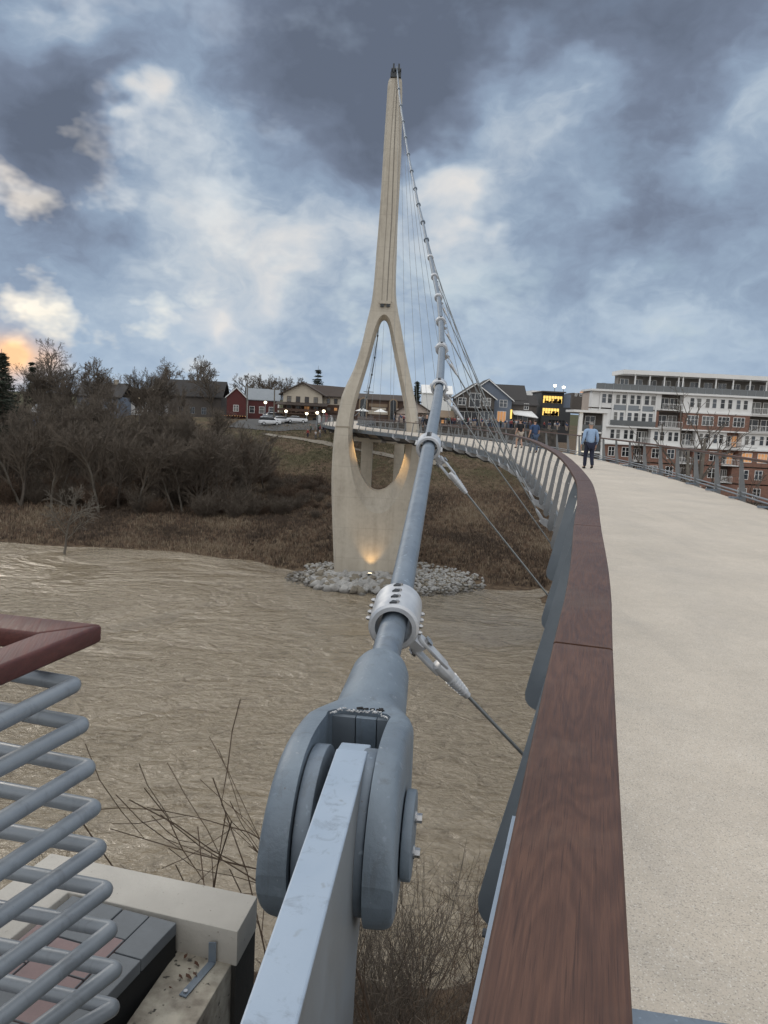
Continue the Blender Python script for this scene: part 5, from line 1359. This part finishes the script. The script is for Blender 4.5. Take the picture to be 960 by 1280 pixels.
mb = MB(); mb.box(ax(45),ax(1250),-.57,-.5,zr+1.0,zr+1.06); [mb.box(ax(45)+i*1.5,ax(45)+i*1.5+.05,-.56,-.51,zr,zr+1.0) for i in range(27)]; mb.build('terrace_rail', M['roofgrey'], apt)
for i in range(5): mb = MB(); x = ax(55+i*27); mb.box(x,x+.6,.4,1,zr,zr+.9+.25*(i % 2)); mb.build('planter', M['darksteel'], apt)
mb = MB(); [mb.box(ax(c_), ax(c_)+.5, -.1, .4, zr, zr+.8) for c_ in (270,345,420,600,690,780,870,940)]; mb.build('terrace_furniture', M['darksteel'], apt)
# balcony porch frame at the left corner, nearer
pc = at_y(737, 570, 118)
po = empty('balcony_porch', (at_y(719.5,570,118).x, 118, at_y(719.5,512,118).z), 0, 'open white porch frame with lit square columns standing left of the apartments', 'porch'); k_ = 118/960
mb = MB(); mb.box(-.9,38*k_,-.3,5,-.35,0); mb.build('roof_slab', M['offwhite'], po)
for x in (.1, 30.5*k_): mb = MB(); mb.box(x,x+.55,0,.55,-14,-.351); mb.build('column', M['offwhite'], po)
mb = MB(); mb.box(1.2,38*k_,2.5,4.8,-14,-.36); mb.build('rear_wall', M['darkshing'], po)
for z in (-3.2,-6.2):
    mb = MB(); mb.box(.66,30*k_,.1,2.4,z-.25,z); mb.build('floor_slab', M['offwhite'], po)
    mb = MB(); mb.box(.66,30*k_,.12,.16,z+.01,z+1.0); mb.build('guard_glass', M['railglass'], po)
    window(po, 1.6, z+.3, 1.6, 2.1, 2.49, 'offwhite', 'glass', 2)
spot('porch_glow', (at_y(722,580,118).x+1, 116.5, -6.0), (at_y(722,560,118).x, 118, 0), 900, 60, (1,.8,.45))

# ------------------------------------------------------------------ street lamps, cars
def lamp_post(px, ytop, ybase, Y, lab, heads=1):
    a = at_y(px, ybase, Y); b = at_y(px, ytop, Y); H = b.z-a.z; o = empty('street_lamp', a, 0, lab, 'street lamp')
    mb = MB(); mb.tube([(0,0,-1),(0,0,H)], [.11,.07], 8); mb.build('pole', M['roofgrey'], o)
    mb = MB(); mb.tube([(0,0,H-.25),(0,0,H),(0,0,H+.25)], [.2,.34,.2], 10); mb.build('globe', M['lamp'], o)
for a in ((357,514,532,172,'lit globe lamp at the left corner of the chalet'),(383,517,530,172,'lit globe lamp in front of the chalet door'),(690,482,531,168,'tall mast lamp left of the two above the lit block'),(701,484,531,168,'tall mast lamp right of the two above the lit block'),
          (396,516,532,160,'slim lamp post left of the plaza banners'),(404,514,532,160,'slim lamp post beside the banners near the tower'),(331,503,532,168,'lit lamp between barn and parked cars'),(174,497,540,150,'white lamp glinting through the wood')): lamp_post(*a)
for k, (px, yt, lab) in enumerate(((308,478,'tall wooden utility pole standing before the red barn'),(342,482,'second utility pole between the barn and the chalet'),(459,485,'utility pole behind the arched hall'))):
    a = at_y(px, 530, 170); b = at_y(px, yt, 170); o = empty('utility_pole', a, 0, lab, 'utility pole'); mb = MB(); mb.tube([(0,0,-1),(0,0,b.z-a.z)], [.17,.12], 8); mb.build('shaft', M['barkB'], o)
    mb = MB(); mb.box(-1.1,1.1,-.06,.06,b.z-a.z-.9,b.z-a.z-.75); mb.build('crossarm', M['barkB'], o)
def car(px, py, Y, rz, mt_, lab, kind='car'):
    a = at_y(px, py, Y); a.z = ground(a.x, Y)+.13; o = empty('parked_car', a, rz, lab, 'car', 'cars parked by the chalet')
    suv = kind == 'suv'; H = 1.7 if suv else 1.42
    def shell(prof, hw_, ins_=0):
        rings = []
        for w_, k in ((-hw_,.96),(-hw_*.93,1),(hw_*.93,1),(hw_,.96)): rings.append([Vector((x, w_, .0+(z if k == 1 else z*.985))) for x, z in prof])
        mb = MB(); mb.loft(rings); return mb
    body = [(-2.25,.35),(-2.3,.7),(-2.2,.95),(-1.3,1.02),(1.6,1.05),(2.15,.98),(2.25,.6),(2.2,.32)]
    shell(body, .9).build('body', M[mt_], o, bevel=.04, smooth=True)
    cab = [(-1.25,1.0),(-.55,H-.06),(-.2,H),(1.1 if not suv else 1.7,H),(1.45 if not suv else 2.05,H-.15),(1.9 if not suv else 2.18,1.02)]
    shell(cab, .74).build('window_glass', M['glass'], o, bevel=.03, smooth=True)
    top = [(-.5,H-.02),(-.2,H+.03),(1.1 if not suv else 1.7,H+.03),(1.35 if not suv else 1.95,H-.06)]
    shell(top, .72).build('roof', M[mt_], o)
    for x in (-1.4, 1.4):
        for s2 in (-1, 1):
            mb = MB(); mb.cyl((x,s2*.72,.33),(x,s2*.93,.33),.34,18); w__ = mb.build('wheel', M['tyre'], o); mb = MB(); mb.cyl((x,s2*.935,.33),(x,s2*.945,.33),.2,12); mb.build('rim', M['steel'], w__)
    for s2 in (-1, 1): mb = MB(); mb.box(-2.33,-2.28,s2*.62-.18,s2*.62+.18,.66,.82); mb.build('headlight', M['offwhite'], o)
    return o
car(337,531.5,165,R(200),'carwhite','white pickup parked nearest the slope, left end of the row','suv')
car(352,530,168,R(212),'carwhite','white car parked second in the row by the chalet')
car(371,529,167,R(185),'carwhite','low white car parked in front of the chalet arches')
car(341,520.5,180,R(215),'cargrey','pale blue-grey car parked behind the pickup')
car(348,516,188,R(215),'carwhite','white car farthest back beside the barn','suv')
mb = MB(); 
a = [hit(300,536), hit(395,532)]
mb.box(-34,-14,160,196,-1.2,-.3); 
mb = MB()
vs = []; NX, NY = 24, 12
for j in range(NY+1):
    for i in range(NX+1): x = -33+i*.85; y = 158+j*3.4; vs.append((x, y, ground(x, y)+.12))
mb.add(vs, [(j*(NX+1)+i, j*(NX+1)+i+1, (j+1)*(NX+1)+i+1, (j+1)*(NX+1)+i) for j in range(NY) for i in range(NX)])
tag(mb.build('car_park', mat('asphalt', (.075,.075,.075), (.05,.05,.05), .95)), kind='structure')
# banners/flags in front of the chalet
for k, (px, yt, c_) in enumerate(((397,518,'whitecloth'),(406,516,'redcloth'),(412,519,'whitecloth'),(401,523,'redcloth'))):
    a = at_y(px, 534, 152); b = at_y(px, yt, 152); o = empty('banner_flag', a, 0, '%s feather banner on a pole, %s near the tower' % (['white','red','small white','small red'][k], ['leftmost','second from right','rightmost','second from left'][k]), 'banner')
    mb = MB(); mb.tube([(0,0,-1),(0,0,b.z-a.z)], .04, 6); mb.build('pole', M['darksteel'], o); H = b.z-a.z
    mb = MB(); mb.add([(0.03,0,H),(0.03,0,H*.35),(.55,.05,H*.4),(.6,.1,H*.8),(.35,.05,H*.97)], [(0,1,2,3,4)]); mb.build('cloth', M[c_], o)

# ------------------------------------------------------------------ people
def skin_mesh(name, chains, mt_, parent=None, sub=1):
    V, Ed, Rd = [], [], []; key = {}
    def vi(p, r_):
        k = (round(p[0],4), round(p[1],4), round(p[2],4))
        if k not in key: key[k] = len(V); V.append(p); Rd.append(r_)
        return key[k]
    for ch in chains:
        prev = None
        for p, r_ in ch:
            i = vi(p, r_)
            if prev is not None and i != prev: Ed.append((prev, i))
            prev = i
    me = bpy.data.meshes.new(name); me.from_pydata(V, Ed, []); o = bpy.data.objects.new(name, me); col.objects.link(o)
    md = o.modifiers.new('s', 'SKIN'); md.use_smooth_shade = True
    sv = me.skin_vertices[0].data
    for i, r_ in enumerate(Rd): sv[i].radius = (r_, r_) if not isinstance(r_, tuple) else r_; sv[i].use_root = (i == 0)
    if sub: s_ = o.modifiers.new('u', 'SUBSURF'); s_.levels = sub; s_.render_levels = sub
    bpy.context.view_layer.update()
    dg = bpy.context.evaluated_depsgraph_get(); m2 = bpy.data.meshes.new_from_object(o.evaluated_get(dg))
    o.modifiers.clear(); o.data = m2; m2.materials.clear(); m2.materials.append(mt_)
    m2.polygons.foreach_set('use_smooth', [True]*len(m2.polygons))
    if parent: o.parent = parent
    return o
def person(label, shirt, legs, hair, stride=.25, loc=(0,0,0), rz=0, sub=1, fingers=False, shorts=False, arm=.0, group=None, longsleeve=True, cat='person', bulk=1.0):
    # facing +Y; z up; 1.76 m tall
    hip, chest, neck = (0,0,.96), (0,0.02,1.32), (0,.02,1.50)
    b = bulk; s = stride
    L = dict(hipl=(-.095,0,.90), hipr=(.095,0,.90), knl=(-.10,.06+s*.45,.50), knr=(.10,.04-s*.25,.50), anl=(-.10,s*.75,.09), anr=(.10,-s*.85,.13), tl=(-.11,s*.75+.17,.035), trr=(.11,-s*.85+.15,.03))
    shl, shr = (-.19*b,.01,1.43), (.19*b,.01,1.43)
    ell, elr = (-.25*b,-.03-arm,1.14), (.25*b,.02-arm,1.14)
    hdl, hdr = (-.26*b,.08+arm,.88), (.26*b,.12+arm,.89)
    chains = [[(hip,.12),((0,.01,1.12),.115),(chest,.13),((0,.015,1.44),.09),(neck,.052),((0,.03,1.56),.055),((0,.03,1.63),.083),((0,.025,1.70),.085),((0,.02,1.75),.05)],
              [(hip,.12),(L['hipl'],.095),(L['knl'],.06),(L['anl'],.04),(L['tl'],.03)], [(hip,.12),(L['hipr'],.095),(L['knr'],.06),(L['anr'],.04),(L['trr'],.03)],
              [(( 0,.015,1.44),.09),(shl,.055),(ell,.042),(hdl,.028),((hdl[0],hdl[1]+.02,hdl[2]-.07),.034)], [((0,.015,1.44),.09),(shr,.055),(elr,.042),(hdr,.028),((hdr[0],hdr[1]+.02,hdr[2]-.07),.034)]]
    if fingers:
        for hd in (hdl, hdr):
            sg = -1 if hd[0] < 0 else 1; pb = (hd[0],hd[1]+.02,hd[2]-.07)
            for k in range(4):
                yk = (k-1.5)*.019; ln_ = (.075,.085,.08,.062)[k]
                chains.append([(pb,.034),((pb[0],pb[1]+yk,pb[2]-.045),.009),((pb[0]-sg*.008,pb[1]+yk,pb[2]-.045-ln_*.5),.0085),((pb[0]-sg*.025,pb[1]+yk,pb[2]-.045-ln_),.007)])
            chains.append([(pb,.034),((pb[0]-sg*.01,pb[1]+.035,pb[2]-.01),.011),((pb[0]-sg*.02,pb[1]+.05,pb[2]-.045),.009)])
    body = skin_mesh('person', chains, M['skin'], None, sub); body.location = loc; body.rotation_euler = (0,0,rz); tag(body, label, cat, group)
    e = .022
    arms = []
    for sh, el, hd in ((shl,ell,hdl),(shr,elr,hdr)):
        a_ = [((0,.015,1.43),.12),(sh,.075),(tuple(Vector(sh).lerp(Vector(el),.55)),.066)]
        if longsleeve: a_ += [(el,.058),(tuple(Vector(el).lerp(Vector(hd),.9)),.044)]
        else: a_ += [(tuple(Vector(sh).lerp(Vector(el),.8)),.066)]
        arms.append(a_)
    skin_mesh('shirt', [[((0,0,.93),.155*b),((0,.005,1.12),.15*b),((0,.02,1.30),.165*b),((0,.015,1.43),.12),((0,.02,1.485),.068)]]+arms, M[shirt], body, sub)
    def leg(h_, k, a_):
        if shorts: return [((0,0,.95),.15*b),(h_,.115),(tuple(Vector(h_).lerp(Vector(k),.9)),.10)]
        return [((0,0,.95),.15*b),(h_,.115),(k,.082),(tuple(Vector(k).lerp(Vector(a_),1.05)),.07)]
    skin_mesh('trousers', [leg(L['hipl'],L['knl'],L['anl']), leg(L['hipr'],L['knr'],L['anr'])], M[legs], body, sub)
    for a_, t_ in ((L['anl'],L['tl']),(L['anr'],L['trr'])):
        skin_mesh('shoe', [[((a_[0],a_[1]-.05,a_[2]-.045),.042),((a_[0],a_[1]+.06,a_[2]-.05),.045),(tuple(t_),.036)]], M['shoe'], body, sub)
    if hair: skin_mesh('hair', [[((0,-.005,1.62),.082),((0,.005,1.70),.092),((0,.01,1.745),.072)]], M[hair], body, sub)
    if fingers or sub > 1:
        for sx in (-1, 1):
            mb = MB(); mb.tube([(sx*.078,.03,1.625),(sx*.083,.03,1.65),(sx*.079,.03,1.675)], [.008,.016,.01], 8); mb.build('ear', M['skin'], body, smooth='all')
            mb = MB(); mb.tube([(sx*.03,.105,1.66),(sx*.03,.112,1.66)], [.012,.006], 8); mb.build('eye', M['whitecloth'], body)
        mb = MB(); mb.tube([(0,.105,1.665),(0,.125,1.63),(0,.108,1.615)], [.008,.014,.01], 8); mb.build('nose', M['skin'], body, smooth='all')
    return body
pA = at_z(735, 586, 0)
person('man in light blue shirt and dark navy trousers walking away on the bridge deck', 'blueshirt', 'navy', 'hairgrey', .16, (pA.x, pA.y, 0.0), R(6), 2, True, bulk=1.12, arm=.03)
person('person in black t-shirt and pale shorts walking on the bridge behind the railing', 'blackcloth', 'khaki', 'hairdark', .2, (at_y(649,555,47).x, 47, 0), R(25), 1, shorts=True, longsleeve=False)
person('man in dark blue shirt and jeans walking just right of the one in black', 'deepblue', 'jeans', 'hairdark', .2, (at_y(667,560,41).x, 41, 0), R(20), 1, longsleeve=False, bulk=1.1)
person('dark clothed person on the deck seen just left of the main cable', 'blackcloth', 'greycloth', 'hairdark', .18, (at_y(533,540,59.5).x, 59.5, 0), R(160), 1)
GC = 'people gathered on the plaza'; LC = 'small distant person standing in the crowd on the plaza'
crowd = [person(LC, a, b, c, st, (0,0,-500), 0, 1, group=GC, longsleeve=ls) for a, b, c, st, ls in (('blackcloth','jeans','hairdark',.05,True),('whitecloth','greycloth','hairdark',.12,False),('redcloth','navy','hairdark',.08,True),('greycloth','jeans','hairgrey',.15,True),('deepblue','khaki','hairdark',.1,False),('greencloth','blackcloth','hairdark',.06,True))]
cr = random.Random(8)
for i in range(70):
    px = cr.uniform(560, 742) if i < 52 else cr.uniform(470, 560); Y = cr.uniform(148.5, 156)
    x = (px-480)/960*Y
    if x > 29: x -= 6
    dup(crowd[cr.randrange(6)], (x, Y, .0), cr.uniform(0,6.28), (cr.uniform(.9,1.05),)*3)
for i in range(12):
    px = cr.uniform(384, 418); Y = cr.uniform(152, 158); a = at_y(px, 532.5, Y)
    dup(crowd[cr.randrange(6)], (a.x, Y, ground(a.x, Y)), cr.uniform(0,6.28), None, 'small distant person by the banners left of the tower', 'people by the banners')
for c in crowd:
    for ch in list(c.children): bpy.data.objects.remove(ch)
    bpy.data.objects.remove(c)
# cafe umbrellas on the plaza
for k, (px, lab) in enumerate(((452,'closed-looking white cafe umbrella left on the plaza, seen through the tower'),(475,'white cafe umbrella beside the arched entrance'),(735,'white parasol at the right end of the plaza'))):
    a = at_y(px, 531, 158); o = empty('cafe_umbrella', (a.x, 158, 0), 0, lab, 'umbrella'); mb = MB(); mb.tube([(0,0,0),(0,0,2.5)], .04, 6); mb.build('pole', M['darksteel'], o)
    mb = MB(); mb.tube([(0,0,1.95),(0,0,2.0),(0,0,2.6)], [1.4,1.38,.05], 8, False); mb.build('canopy', M['offwhite'], o)

sc.view_settings.view_transform = 'Standard'; sc.view_settings.look = 'None'; sc.view_settings.exposure = 0; sc.view_settings.gamma = 1
sc.render.engine = 'CYCLES'
